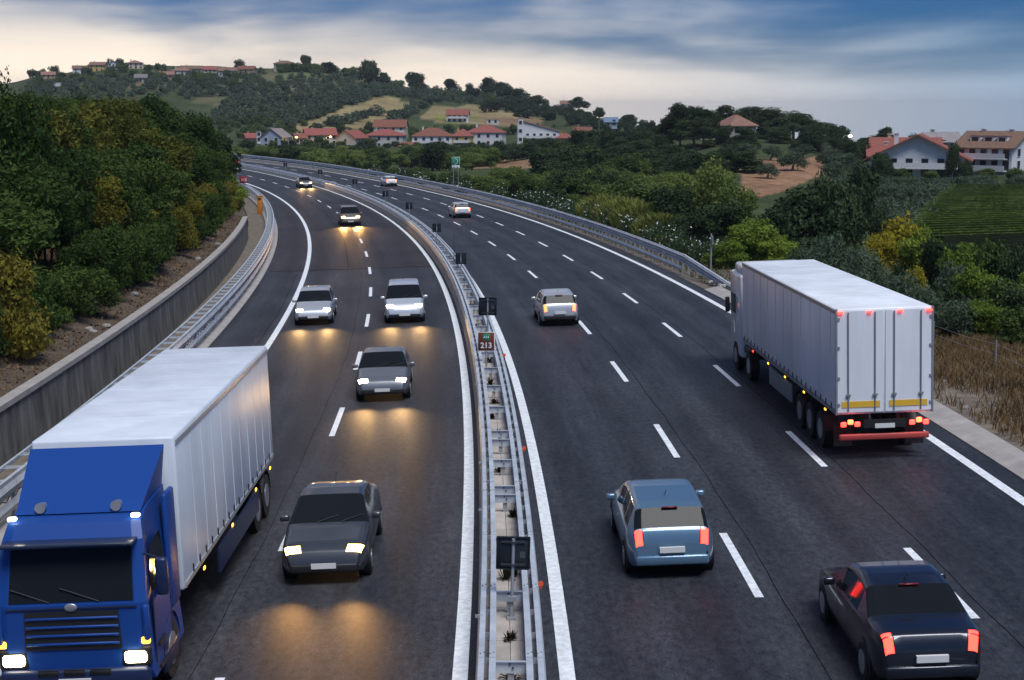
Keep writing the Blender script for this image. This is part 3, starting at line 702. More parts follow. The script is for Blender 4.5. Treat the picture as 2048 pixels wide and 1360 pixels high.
sub = MB().rbox((0, 0, zb_ - .19), (wd - .05, .03, .32), .02, 1).build('distance_strip', M_WHITE, r)
MB().box((-.2, -.02, zb_ - .19), (.3, .006, .09)).build('lettering', mat('sign_text', (.05, .05, .06), .5), sub); MB().box((.2, -.02, zb_ - .19), (.28, .006, .09)).build('lettering', mat('sign_text', (.05, .05, .06), .5), sub)
# red sign and orange cabinet by the trees
p = rp(184, -13.6, 0); r = empty('red_sign', loc=p); tag(r, 'small red sign with white figures half hidden by the trees', 'sign')
MB().cyl((0, .04, -.3), (0, .04, 2.7), .035, n=6).build('pole', M_ZINCD, r); MB().rbox((0, 0, 2.45), (.95, .03, .75), .02, 1).build('panel', M_RED, r)
link('lettering', text_mesh('115', .46, M_WHITE), r, loc=(.02, -.022, 2.44))
p = rp(158, -12.95, 0); r = empty('emergency_column', loc=p); tag(r, 'orange emergency call column at the end of the guardrail', 'call box')
MB().rbox((0, 0, .85), (.50, .40, 1.9), .04, 2).build('housing', M_ORANGE, r); MB().box((0, -.21, 1.55), (.34, .02, .22)).build('display_plate', mat('dark_plate', (.05, .04, .03), .5), r); MB().rbox((0, 0, 1.83), (.56, .46, .06), .02, 1).build('cap', M_ORANGE, r)
# steel post by the end of the right guardrail and the wire fence's posts
r = empty('steel_post', loc=rp(86, 14.6, 0)); tag(r, 'slim grey post with a small side plate behind the guardrail end', 'pole')
MB().cyl((0, 0, -.3), (0, 0, 2.35), .05, n=8).build('pole', M_ZINCD, r); MB().box((.06, 0, 1.95), (.05, .45, .5)).build('plate', M_ZINCD, r)
fr = empty('wire_fence', loc=rp(50, 19)); tag(fr, 'sagging wire fence on thin steel posts above the dry grass bank', 'fence')
pts = []
for s_ in (26, 32, 38.5, 45, 51.5, 58, 65, 72, 79):
    q = rp(s_, 17.6); q.z = ground(q.x, q.y); pts.append(q)
    MB().cyl(q + Vector((0, 0, -.2)), q + Vector((0, 0, 1.15)), .028, n=6).build('fence_post', M_ZINCD, fr, origin=Vector(fr.location))
for hh in (.3, .65, 1.0):
    mb = MB()
    for a, b in zip(pts, pts[1:]): c = (a + b) / 2; mb.tube([a + Vector((0, 0, hh)), c + Vector((0, 0, hh - .06)), b + Vector((0, 0, hh))], .006, 3)
    mb.build('fence_wire', M_ZINCD, fr, origin=Vector(fr.location))

# ------------------------------------------------------------------ vehicles
def paint(name, col, metal=0.4, rough=0.32): return mat(name, col, rough, metal, coat=0.7)
M_GLASS = mat('car_glass', (0.012, 0.014, 0.017), 0.05, 0, spec=0.10)
M_TYRE = mat('tyre_rubber', (0.012, 0.012, 0.013), 0.85); M_RIM = mat('alloy_rim', (0.45, 0.46, 0.48), 0.35, 0.7); M_TRIM = mat('black_trim', (0.014, 0.014, 0.016), 0.55)
M_PLATE = mat('number_plate', (0.70, 0.70, 0.68), 0.5)
M_HEADW = mat('headlamp_white', (0.9, 0.9, 0.85), 0.2, emit=((1.0, 0.84, 0.56), 16.0)); M_HEADY = mat('headlamp_amber', (0.9, 0.7, 0.4), 0.2, emit=((1.0, 0.56, 0.12), 18.0))
M_TAILON = mat('taillamp_lit', (0.6, 0.01, 0.01), 0.25, emit=((1.0, 0.035, 0.022), 7.0)); M_TAILO = mat('taillamp_lit_bright', (0.6, 0.05, 0.01), 0.25, emit=((1.0, 0.09, 0.03), 8.0))
M_TAILOFF = mat('red_lens', (0.22, 0.006, 0.006), 0.2); M_LENS = mat('clear_lens', (0.45, 0.47, 0.5), 0.1, 0.3); M_AMBER = mat('amber_marker', (0.8, .3, .02), .3, emit=((1.0, 0.42, 0.03), 6.0)); M_WMARK = mat('white_marker', (0.9, .9, .8), .3, emit=((1.0, 0.86, 0.62), 9.0))
STY = {
    'hatch': dict(L=4.2, W=1.76, H=1.49, prof=[(-2.10, .48), (-2.09, .70), (-2.05, .95), (-1.99, 1.02), (-1.72, 1.36), (-1.45, 1.44), (-.6, 1.49), (-.1, 1.48), (.38, 1.41), (1.12, .99), (1.25, .955), (1.75, .84), (1.98, .72), (2.08, .56), (2.10, .45)], ws=(.38, 1.12), rw=(-1.99, -1.72), sw=[(-1.45, -.62), (-.55, .38)]),
    'sedan': dict(L=4.6, W=1.80, H=1.45, prof=[(-2.30, .48), (-2.28, .72), (-2.22, .96), (-2.15, 1.01), (-1.62, 1.04), (-1.50, 1.07), (-.92, 1.38), (-.5, 1.44), (-.1, 1.45), (.3, 1.40), (1.08, .99), (1.22, .95), (1.9, .83), (2.18, .70), (2.28, .55), (2.30, .45)], ws=(.3, 1.08), rw=(-1.50, -.92), sw=[(-.92, -.45), (-.38, .30)]),
    'wagon': dict(L=4.6, W=1.79, H=1.50, prof=[(-2.30, .48), (-2.28, .72), (-2.24, .98), (-2.18, 1.04), (-1.92, 1.38), (-1.7, 1.45), (-.6, 1.50), (-.1, 1.49), (.3, 1.42), (1.08, 1.0), (1.22, .96), (1.9, .84), (2.18, .70), (2.28, .55), (2.30, .45)], ws=(.3, 1.08), rw=(-2.18, -1.92), sw=[(-1.7, -1.15), (-1.08, -.4), (-.33, .30)]),
    'mpv': dict(L=4.5, W=1.86, H=1.72, prof=[(-2.25, .48), (-2.24, .75), (-2.21, 1.05), (-2.16, 1.12), (-2.0, 1.56), (-1.8, 1.67), (-.8, 1.72), (0, 1.71), (.55, 1.62), (1.38, 1.08), (1.5, 1.03), (1.95, .90), (2.15, .74), (2.23, .58), (2.25, .45)], ws=(.55, 1.38), rw=(-2.16, -2.0), sw=[(-1.8, -1.1), (-1.02, -.2), (-.12, .55)]),
}
def car(s, o, toward, sty, pmat, label, headm=None, tailm=None, power=0, lampcol=(1, .58, .22), spread=1.0, rack=False):
    q = STY[sty]; Ln, W, H = q['L'], q['W'] / 2, q['H']; pr = q['prof']
    root = empty({'hatch': 'hatchback', 'sedan': 'sedan', 'wagon': 'estate_car', 'mpv': 'people_carrier'}[sty], mw=frame(s, o, toward)); tag(root, label, 'car')
    ys = sorted(set([round(a, 3) for a, _ in pr] + [round(v, 3) for v in np.linspace(-Ln / 2 + .1, Ln / 2 - .1, 26)] + [b for ab in q['sw'] for b in ab]))
    px = [a for a, _ in pr]; pz = [b for _, b in pr]
    belt = 0.93 if sty != 'mpv' else 1.02
    secs = []
    for y in ys:
        zt = float(np.interp(y, px, pz)); a = abs(y) / (Ln / 2)
        wm = W * (1 - .05 * a ** 3 - .13 * max(0, a - .8) / .2 * max(0, a - .8) / .2)
        zb = min(belt, zt - .05); g = max(0, min(1, (zt - zb - .05) / (H - belt - .05))); wr = wm * (.955 - .21 * g)
        z0 = .21 + .10 * max(0, a - .86) / .14; zm = z0 + (zb - z0) * .55
        sec = [(wm * .90, z0), (wm * .965, z0 + .09), (wm * .995, z0 + (zm - z0) * .6), (wm, zm), (wm * .985, z0 + (zb - z0) * .88), (wm * .95, zb)]
        zs = zt - .045 - .02 * g
        for t in (.08, .5, .92): sec.append((wm * .95 + (wr - wm * .95) * t, zb + (zs - zb) * t))
        sec += [(wr, zs), (wr * .93, zt - .018), (wr * .80, zt - .009), (wr * .60, zt - .003), (0, zt)]
        secs.append(sec)
    nv = len(secs[0]); full = []
    for y, sec in zip(ys, secs): full.append([(x, y, z) for x, z in sec] + [(-x, y, z) for x, z in sec[-2::-1]])
    K = len(full[0]); parts = {'body': [], 'windscreen': [], 'rear_window': [], 'side_window': {}, 'lamp': {}}
    tz = (.68, 1.03) if sty != 'mpv' else (.72, 1.13); hz_ = (.60, .80) if sty != 'mpv' else (.62, .88)
    def inb(y0, y1, ab): return y0 >= ab[0] - 1e-4 and y1 <= ab[1] + 1e-4
    for i in range(len(ys) - 1):
        for j in range(K - 1):
            jj = j if j < nv - 1 else K - 2 - j; f = (i, j); y0, y1 = ys[i], ys[i + 1]; tgt = 'body'
            if jj >= 9 and inb(y0, y1, q['ws']): tgt = 'windscreen'
            elif jj >= 9 and inb(y0, y1, q['rw']): tgt = 'rear_window'
            elif jj in (6, 7):
                for n_, ab in enumerate(q['sw']):
                    if inb(y0, y1, ab): parts['side_window'].setdefault((n_, j < nv - 1), []).append(f); tgt = None
            za, zb_ = float(np.interp(y0, px, pz)), float(np.interp(y1, px, pz))
            if tgt == 'body' and jj in (8, 9, 10) and y1 < -Ln / 2 + .5 and min(za, zb_) > tz[0] and max(za, zb_) < tz[1] and abs(zb_ - za) > .02: parts['lamp'].setdefault(('taillight', j < nv - 1), []).append(f); tgt = None
            elif tgt == 'body' and jj in (8, 9, 10, 11) and y0 > Ln / 2 - .62 and min(za, zb_) > hz_[0] - .02 and max(za, zb_) < hz_[1]: parts['lamp'].setdefault(('headlight', j < nv - 1), []).append(f); tgt = None
            if tgt: parts[tgt].append(f)
    def emit(name, fl, m, par):
        mb = MB(); idx = {}; F = []
        def g(i, j):
            if (i, j) not in idx: idx[(i, j)] = len(idx)
            return idx[(i, j)]
        for i, j in fl: F.append((g(i, j), g(i, j + 1), g(i + 1, j + 1), g(i + 1, j)))
        mb.add([full[i][j] for (i, j) in idx], F, 0, True); return mb.build(name, m, par)
    body = emit('body', parts['body'], pmat, root)
    e = MB(); e.add(full[0], [tuple(range(K))], 0); e.add(full[-1], [tuple(range(K))[::-1]], 0); e.add([p for s_ in full for p in (s_[0], s_[-1])], [(2 * i, 2 * i + 1, 2 * i + 3, 2 * i + 2) for i in range(len(ys) - 1)]); e.build('underbody', M_TRIM, root)
    emit('windscreen', parts['windscreen'], M_GLASS, root); emit('rear_window', parts['rear_window'], M_GLASS, root)
    for fl in parts['side_window'].values(): emit('side_window', fl, M_GLASS, root)
    for (nm, _), fl in parts['lamp'].items(): emit(nm, fl, (headm or M_LENS) if nm == 'headlight' else (tailm or M_TAILOFF), root)
    def shut_line(pts, wv, name='panel_gap'):
        g = MB(); V = []
        for a in pts: V += [tuple(a[k] - wv[k] for k in range(3)), tuple(a[k] + wv[k] for k in range(3))]
        g.add(V, [(2 * k, 2 * k + 1, 2 * k + 3, 2 * k + 2) for k in range(len(pts) - 1)]); g.build(name, M_TRIM, root)
    for sx in (-1, 1):
        for yb in sorted(set([q['sw'][0][0] + .12] + [ab[1] + .03 for ab in q['sw']])):
            i_ = int(np.argmin([abs(y - yb) for y in ys])); shut_line([(sx * (x + .004), ys[i_], z) for x, z in secs[i_][1:6]], (0, .006, 0))
        shut_line([(sx * (secs[i_][10][0] + .01), ys[i_], secs[i_][10][1] + .006) for i_ in range(len(ys)) if q['ws'][1] <= ys[i_] <= Ln / 2 - .42], (.007, 0, 0))
        shut_line([(sx * secs[i_][11][0] * .98, ys[i_] - .006, secs[i_][11][1] + .004) for i_ in range(len(ys)) if ys[i_] <= q['rw'][0] and secs[i_][12][1] > .62], (.007, 0, 0))
    for sx in (-1, 1):
        for y in (-Ln / 2 + .78, Ln / 2 - .82):
            wh = MB(); wh.cyl((sx * (W - .20), y, .31), (sx * (W + .004), y, .31), .31, n=20); t = wh.build('wheel', M_TYRE, root)
            MB().cyl((sx * (W - .02), y, .31), (sx * (W + .012), y, .31), .20, n=16).build('rim', M_RIM, t)
            MB().cyl((sx * (W - .25), y, .34), (sx * (W - .015), y, .34), .385, n=20).build('wheel_arch', M_TRIM, root)
        mr_ = MB(); mr_.rbox((sx * (W + .07), .62 if sty != 'mpv' else .95, .99 if sty != 'mpv' else 1.08), (.20, .13, .14), .04, 2); mm = mr_.build('wing_mirror', pmat, root)
        dn = MB(); dn.rbox((sx * (W + .005), -.25, .82), (.03, .17, .03), .01, 1); dn.build('door_handle', pmat, root)
        if rack: MB().tube([(sx * W * .68, -1.5, H - .06), (sx * W * .70, -1.3, H + .02), (sx * W * .70, .0, H + .03), (sx * W * .68, .3, H - .05)], .02, 6).build('roof_rail', M_RIM, root)
        if power and headm:
            ld = bpy.data.lights.new('headlight_beam', 'SPOT'); ld.energy = power; ld.color = lampcol; ld.spot_size = R(66); ld.spot_blend = 1.0; ld.shadow_soft_size = 0.09
            lo = bpy.data.objects.new('headlight_beam', ld); COL.objects.link(lo); lo.parent = root; lo.location = (sx * W * .72 * spread, Ln / 2 + .08, .70)
            lo.rotation_euler = (R(90 - 6), 0, 0)
    fb = MB(); fb.rbox((0, Ln / 2 - .015, .36), (W * 1.5, .08, .17), .03, 2); fb.build('grille', M_TRIM, root)
    rb = MB(); rb.rbox((0, -Ln / 2 - .0, .40), (W * 1.62, .09, .20), .04, 2); rb.build('rear_bumper', M_TRIM if sty == 'hatch' else pmat, root)
    MB().box((0, Ln / 2 + .035, .42), (.50, .02, .11)).build('number_plate', M_PLATE, root); MB().box((0, -Ln / 2 - .05 + (.0 if sty == 'hatch' else .02), .62), (.50, .06, .11)).build('number_plate', M_PLATE, root)
    if tailm: MB().rbox((0, pr[[i for i, (a, _) in enumerate(pr) if a <= q['rw'][1]][-1]][0] - .05, float(np.interp(q['rw'][1], px, pz)) + .012), (.32, .05, .02), .006, 1).build('brake_light', M_TAILOFF, root)
    MB().tube([(0, -1.2 if sty != 'sedan' else -.7, H - .03), (0, -1.45 if sty != 'sedan' else -.95, H + .12)], .008, 4).build('aerial', M_TRIM, root)
    for yy in (Ln / 2 - 1.0, ):
        for sx in (-.28, .22): MB().tube([(sx, q['ws'][1] + .02, float(np.interp(q['ws'][1], px, pz)) + .015), (sx - .42, q['ws'][1] - .16, float(np.interp(q['ws'][1] - .16, px, pz)) + .02)], .011, 4).build('wiper', M_TRIM, root)
    return root
P_SILV = paint('silver_paint', (0.50, 0.53, 0.56)); P_PALE = paint('pale_silver_paint', (0.62, 0.66, 0.70)); P_GREY = paint('mid_grey_paint', (0.17, 0.185, 0.20)); P_DARK = paint('charcoal_paint', (0.06, 0.066, 0.075))
P_BLUE = paint('steel_blue_paint', (0.12, 0.22, 0.32)); P_NAVY = paint('navy_black_paint', (0.012, 0.016, 0.028)); P_WHITE = paint('white_paint', (0.72, 0.74, 0.76), 0.0); P_RED = paint('dark_red_paint', (0.16, 0.02, 0.02)); P_TAUPE = paint('taupe_paint', (0.20, 0.17, 0.15))
LC1, LC2 = (LL + LD) / 2, (LD + LR) / 2
RC1, RC2, RC3 = (RL + R1) / 2, (R1 + R2) / 2, (R2 + RR) / 2
def s_at(D):                                          # distance along the road of a point D metres ahead
    return float(np.interp(D, _y[60:], _S[60:]))
car(s_at(71.5), LC1 - .45, True, 'wagon', P_SILV, 'silver estate car with lit headlights in the left lane near the white edge line', M_HEADW, power=180)
car(s_at(71.0), LC2 - .28, True, 'mpv', P_PALE, 'pale silver people carrier with lit headlights beside the central barrier', M_HEADW, power=180)
car(s_at(51.5), LC2 - .75, True, 'sedan', P_GREY, 'grey sedan with lit headlights, second nearest in the lane by the barrier', M_HEADW, power=180, spread=.95)
car(s_at(31.6), LC2 - .82, True, 'sedan', P_DARK, 'charcoal sedan with amber headlights, nearest oncoming car', M_HEADY, power=150, lampcol=(1, .5, .15), spread=.95)
car(s_at(138), LC2 - 2.05, True, 'mpv', P_TAUPE, 'taupe people carrier with glaring yellow headlights straddling the dashed line', M_HEADY, power=800, lampcol=(1, .52, .15))
car(s_at(212), LC2 + .2, True, 'sedan', P_DARK, 'farthest oncoming dark sedan with orange headlights on the bend', M_HEADY, power=500, lampcol=(1, .55, .2))
car(s_at(68.0), RC1 + .9, False, 'hatch', P_SILV, 'silver hatchback driving away with red taillights in the lane by the barrier', None, M_TAILO)
car(s_at(31.0), RC1 + .42, False, 'wagon', P_BLUE, 'steel blue estate car with red taillights, nearest in the lane by the barrier', None, M_TAILON)
car(s_at(24.6), RC2 + .02, False, 'sedan', P_NAVY, 'navy black sedan with red taillights at the bottom right corner', None, M_TAILON)
car(s_at(146), RC2 - .2, False, 'hatch', P_PALE, 'pale hatchback with orange-red taillights in the middle lane', None, M_TAILO)
car(s_at(215), RC3 - .1, False, 'hatch', P_WHITE, 'white hatchback with red taillights near the right edge line on the bend', None, M_TAILO)
car(s_at(293), RC1 + .3, False, 'sedan', P_RED, 'farthest car driving away, dark red with red taillights beside the trees', None, M_TAILON)

# ------------------------------------------------------------------ lorries
def wheels(root, xs, y, r=.50, wd=.30):
    for sx in xs:
        x0 = sx * 1.24; t = MB().cyl((x0 - sx * wd, y, r), (x0, y, r), r, n=22).build('wheel', M_TYRE, root)
        MB().cyl((x0 - sx * .03, y, r), (x0 + sx * .012, y, r), r * .56, n=16).build('rim', M_RIM, t)
def lorry_blue():
    root = empty('lorry', mw=frame(s_at(23.2), LC1 - .06, True)); tag(root, 'blue lorry with white box body and lit headlights coming towards the camera', 'lorry')
    B = mat('lorry_blue_paint', (0.010, 0.055, 0.25), 0.42, 0.0, spec=.25); WB = mat('lorry_white_body', (0.62, 0.68, 0.75), 0.45, noise=(.9, .16, (1, 1, .2))); GB = mat('lorry_dark_blue', (0.010, 0.02, 0.07), 0.4)
    # y forward, front face at y = 0, rear at y = -13
    prof = [(-2.25, .45), (-.10, .45), (-.02, .60), (0, 1.05), (-.02, 1.75), (-.30, 2.72), (-.50, 2.98), (-1.0, 3.08), (-2.25, 3.14)]
    mb = MB(); half = [1.25, 1.25, 1.22, 1.21, 1.20, 1.14, 1.08, 1.06, 1.06]
    V = []
    for (y, z), hw in zip(prof, half): V += [(-hw, y, z), (-hw * .86, y + (.05 if y > -1 else 0), z), (hw * .86, y + (.05 if y > -1 else 0), z), (hw, y, z)]
    F = []
    for i in range(len(prof) - 1):
        for j in range(3): F.append((4 * i + j, 4 * i + j + 1, 4 * i + 5 + j, 4 * i + 4 + j))
    mb.add(V, F, 0, False)
    for o_ in (0, 3): mb.add([V[4 * i + o_] for i in range(len(prof))], [tuple(range(len(prof)))])
    mb.add([V[0], V[3], V[-1], V[-4]], [(0, 1, 2, 3)]); cab = mb.build('cab', B, root)
    def front(z): return float(np.interp(z, [.6, 1.05, 1.75, 2.72, 2.98], [.03, .05, .03, -.25, -.45]))
    def pane(name, x0, x1, z0, z1, m, par, off=.012, n=1):
        g = MB(); g.add([(x0, front(z0) + off, z0), (x1, front(z0) + off, z0), (x1 * .97, front(z1) + off, z1), (x0 * .97, front(z1) + off, z1)], [(0, 1, 2, 3)])
        g.add([(x0, front(z0) + off - .03, z0), (x1, front(z0) + off - .03, z0), (x1 * .97, front(z1) + off - .03, z1), (x0 * .97, front(z1) + off - .03, z1)], [(0, 1, 2, 3)]); return g.build(name, m, par)
    pane('windscreen', -1.0, 1.0, 1.80, 2.62, M_GLASS, root)
    for sx in (-1, 1):
        g = MB(); g.add([(sx * 1.215, -.30, 1.80), (sx * 1.175, -.52, 2.55), (sx * 1.16, -1.35, 2.58), (sx * 1.215, -1.45, 1.80)], [(0, 1, 2, 3)]); g.build('side_window', M_GLASS, root)
        MB().box((sx * 1.235, -.85, 1.20), (.012, 1.15, .95)).build('door', B, root); MB().rbox((sx * 1.25, -1.25, 1.55), (.03, .2, .05), .012, 1).build('door_handle', M_TRIM, root)
        m_ = MB(); m_.rbox((sx * 1.46, -.08, 2.15), (.20, .14, .62), .05, 2); m_.tube([(sx * 1.15, -.22, 2.5), (sx * 1.42, -.10, 2.44)], .02, 5); m_.build('wing_mirror', GB, root)
        hl = MB(); hl.rbox((sx * .98, .03, .86), (.36, .14, .20), .06, 3); hl.build('headlight', mat('lorry_headlamp', (.9, .9, .85), .2, emit=((1.0, .84, .50), 24.0)), root)
        MB().rbox((sx * .62, .06, .55), (.18, .06, .10), .03, 2).build('fog_light', mat('lorry_foglamp', (.9, .9, .85), .2, emit=((1.0, .80, .45), 5.0)), root)
        MB().rbox((sx * 1.0, -.50, 3.06), (.14, .10, .06), .02, 2).build('roof_marker', M_WMARK, root)
        MB().rbox((sx * 1.15, .0, 1.12), (.14, .10, .12), .03, 2).build('indicator', M_AMBER, root)
        MB().rbox((sx * 1.22, -1.25, .42), (.08, 1.0, .34), .03, 2).build('step_panel', GB, root)
        ld = bpy.data.lights.new('headlight_beam', 'SPOT'); ld.energy = 240; ld.color = (1, .72, .38); ld.spot_size = R(60); ld.spot_blend = .9; ld.shadow_soft_size = .1
        lo = bpy.data.objects.new('headlight_beam', ld); COL.objects.link(lo); lo.parent = root; lo.location = (sx * .98, .22, .86); lo.rotation_euler = (R(80), 0, 0)
        for y in (-4.2, -7.2, -10.2, -12.3): MB().rbox((sx * 1.262, y, 1.02), (.02, .12, .06), .006, 1).build('side_marker', M_AMBER, root)
        MB().box((sx * 1.255, -8.0, .74), (.04, 4.8, .50)).build('side_guard', GB, root)
        for y in (-1.35, -10.4, -11.7):
            g = MB(); n = 10; V = []
            for i in range(n + 1):
                a = math.pi * i / n; V += [(sx * .86, y + .60 * math.cos(a), .52 + .60 * math.sin(a)), (sx * 1.25, y + .60 * math.cos(a), .52 + .60 * math.sin(a))]
            g.add(V, [(2 * i, 2 * i + 1, 2 * i + 3, 2 * i + 2) for i in range(n)]); g.build('mudguard', M_TRIM, root)
    MB().cyl((1.0, -3.6, .62), (1.0, -5.0, .62), .30, n=16).build('fuel_tank', mat('brushed_tank', (.42, .43, .45), .35, .6), root)
    MB().rbox((0, .03, .52), (2.40, .20, .36), .06, 2).build('bumper', GB, root)
    g = pane('grille', -.78, .78, 1.02, 1.66, M_TRIM, root, .016)
    for z in (1.12, 1.26, 1.40, 1.54): MB().rbox((0, front(z) + .03, z), (1.50, .03, .045), .012, 1).build('grille_bar', B, g)
    MB().box((0, .14, .50), (.52, .02, .12)).build('number_plate', M_PLATE, root)
    for sx in (-1, 1):
        MB().rbox((sx * .98, .0, .86), (.50, .10, .34), .05, 2).build('headlight_housing', M_TRIM, root)
        for z, yy in ((.52, -.62), (.90, -.62)): MB().box((sx * 1.262, yy, z), (.05, .46, .06)).build('step_tread', M_TRIM, root)
        MB().box((sx * 1.246, -.26, 1.25), (.01, .02, 1.2)).build('panel_gap', M_TRIM, root); MB().box((sx * 1.246, -1.46, 1.25), (.01, .02, 1.2)).build('panel_gap', M_TRIM, root)
        MB().rbox((sx * 1.19, -1.95, 2.1), (.10, .62, 2.0), .04, 2).build('side_deflector', B, root)
        MB().rbox((sx * 1.18, .02, 1.42), (.10, .12, .60), .04, 2).build('corner_panel', B, root)
        MB().cyl((sx * .62, -1.2, 3.12), (sx * .62, -.75, 3.16), .05, .09, 10).build('roof_horn', M_RIM, root)
    for x in (-.42, 0, .42): MB().rbox((x, .135, .66), (.34, .03, .10), .02, 1).build('bumper_intake', M_TRIM, root)
    MB().ball((0, front(1.72) + .03, 1.72), (.11, .02, .07), 12, 6).build('badge', M_RIM, root)
    MB().box((0, front(1.70) + .016, 1.70), (2.1, .012, .02)).build('panel_gap', M_TRIM, root)
    v = MB(); v.rbox((0, -.10, 2.74), (2.14, .36, .05), .02, 2); v.build('sun_visor', mat('smoked_visor', (.02, .03, .06), .25), root)
    for sx in (-.45, .35): MB().tube([(sx, front(1.82) + .02, 1.80), (sx + .62, front(2.0) + .03, 2.02)], .013, 4).build('wiper', M_TRIM, root)
    d = MB(); d.add([(-1.02, -.75, 3.06), (1.02, -.75, 3.06), (1.15, -2.15, 3.86), (-1.15, -2.15, 3.86), (-1.04, -2.2, 3.06), (1.04, -2.2, 3.06)], [(0, 1, 2, 3), (0, 3, 4), (1, 5, 2), (4, 3, 2, 5)]); d.build('roof_deflector', B, root)
    bx = MB(); bx.rbox((0, -7.75, 2.52), (2.50, 10.5, 2.80), .05, 2); body = bx.build('box_body', WB, root)
    for sx in (-1, 1):
        MB().box((sx * 1.252, -7.75, 3.80), (.03, 10.4, .08)).build('roof_rail', mat('body_rail', (.40, .42, .45), .4, .3), body)
        MB().box((sx * 1.252, -7.75, 1.20), (.03, 10.4, .09)).build('sill_rail', mat('body_rail', (.40, .42, .45), .4, .3), body)
        for y in np.arange(-12.3, -2.9, .60): MB().rbox((sx * 1.262, float(y), 1.30), (.02, .05, .16), .006, 1).build('strap_buckle', M_TRIM, body)
        for y in np.arange(-12.6, -2.9, .98): MB().box((sx * 1.252, float(y), 2.5), (.012, .04, 2.5)).build('body_rib', WB, body)
    for y in np.arange(-12.0, -3.0, 1.5): MB().box((0, float(y), 3.922), (2.40, .05, .012)).build('roof_rib', WB, body)
    fr_ = MB(); fr_.box((.42, -7.3, .88), (.12, 11, .25)); fr_.box((-.42, -7.3, .88), (.12, 11, .25)); fr_.build('chassis', M_TRIM, root)
    for y in (-1.35, -10.4, -11.7): wheels(root, (-1, 1), y)
    return root
lorry_blue()
def lorry_white():
    root = empty('articulated_lorry', mw=frame(s_at(38.2), RC3 - .12, False)); tag(root, 'white articulated box lorry driving away on the right with red rear lamps', 'lorry')
    WB = mat('trailer_white', (0.76, 0.80, 0.84), 0.42, noise=(.8, .16, (1, 1, .18))); GY = mat('trailer_frame', (.26, .28, .30), .45, .3)
    # rear at y = 0, front at y = 16
    bx = MB(); bx.rbox((0, 6.75, 2.62), (2.52, 13.5, 2.78), .04, 2); body = bx.build('trailer_box', WB, root)
    for sx in (-1, 1):
        MB().box((sx * 1.262, 6.75, 3.93), (.03, 13.4, .10)).build('roof_rail', GY, body); MB().box((sx * 1.262, 6.75, 1.30), (.03, 13.4, .12)).build('sill_rail', GY, body)
        for y in np.arange(.5, 13.2, .60): MB().rbox((sx * 1.274, float(y), 1.40), (.02, .05, .16), .006, 1).build('strap_buckle', M_TRIM, body)
        for y in np.arange(.6, 13.2, 1.2): MB().box((sx * 1.262, float(y), 2.62), (.012, .05, 2.5)).build('side_rib', WB, body)
        MB().box((sx * .625, -.012, 2.62), (1.20, .03, 2.66)).build('rear_door', WB, root)
        for x in (.25, .95): d = MB().cyl((sx * x, -.05, 1.32), (sx * x, -.05, 3.92), .018, n=6); d.box((sx * x, -.06, 1.75), (.12, .04, .05)); d.build('locking_bar', GY, root)
        for z in (1.5, 2.2, 3.0, 3.75): MB().box((sx * 1.22, -.035, z), (.10, .03, .07)).build('door_hinge', GY, root)
        MB().box((sx * 1.255, -.02, 2.62), (.05, .05, 2.78)).build('corner_post', GY, root)
        for k, x in enumerate((.72, .90, 1.08)): MB().rbox((sx * x, -.06, .98 + (.06 if k == 1 else 0)), (.15, .06, .13), .03, 2).build('taillight', M_TAILON if k != 1 else M_TAILO, root)
        MB().rbox((sx * 1.16, -.05, 3.92), (.14, .05, .06), .015, 2).build('top_marker', M_TAILON, root); MB().rbox((sx * .40, -.05, 3.92), (.12, .05, .05), .015, 2).build('top_marker', M_TAILON, root)
        for y in (1.2, 3.8, 6.4, 9.0, 11.6): MB().rbox((sx * 1.268, y, 1.16), (.02, .14, .05), .006, 1).build('side_marker', M_TAILON if y > 9.5 else M_AMBER, root)
        MB().box((sx * 1.24, 7.2, .80), (.03, 3.4, .55)).build('side_guard', GY, root)
        for y in (1.9, 3.2, 4.5):
            g = MB(); n = 8; V = []
            for i in range(n + 1):
                a = math.pi * i / n; V += [(sx * .86, y + .58 * math.cos(a), .52 + .58 * math.sin(a)), (sx * 1.25, y + .58 * math.cos(a), .52 + .58 * math.sin(a))]
            g.add(V, [(2 * i, 2 * i + 1, 2 * i + 3, 2 * i + 2) for i in range(n)]); g.build('mudguard', M_TRIM, root)
        MB().box((sx * .95, .55, .55), (.50, .02, .55)).build('mud_flap', M_TRIM, root)
        MB().rbox((sx * 1.45, 15.5, 2.3), (.16, .12, .55), .04, 2).build('wing_mirror', M_TRIM, root)
    for y in np.arange(1.0, 13.2, 1.5): MB().box((0, float(y), 4.012), (2.42, .05, .012)).build('roof_rib', WB, body)
    MB().rbox((0, .02, .62), (2.36, .12, .16), .03, 2).build('underrun_bar', mat('underrun_red_white', (.42, .06, .05), .5), root); MB().box((0, -.05, .98), (1.1, .03, .22)).build('light_bar', M_TRIM, root); MB().box((0, -.075, .92), (.52, .012, .12)).build('number_plate', M_PLATE, root)
    for sx in (-1, 1): MB().box((sx * .62, -.034, 1.50), (1.0, .012, .16)).build('warning_board', mat('warning_board', (.75, .45, .04), .4), root)
    MB().box((.42, 6.7, 1.05), (.12, 13, .28)).box((-.42, 6.7, 1.05), (.12, 13, .28)).build('chassis', M_TRIM, root)
    c = MB(); c.rbox((0, 15.2, 2.0), (2.45, 2.1, 3.0), .14, 3); c.build('cab', P_WHITE, root); d = MB(); d.rbox((0, 14.9, 3.62), (2.3, 1.5, .42), .12, 2); d.build('roof_deflector', P_WHITE, root)
    g = MB(); g.box((0, 16.26, 2.35), (2.1, .03, .9)); g.build('windscreen', M_GLASS, root)
    for sx in (-1, 1): MB().box((sx * 1.228, 15.5, 2.35), (.012, .9, .7)).build('side_window', M_GLASS, root)
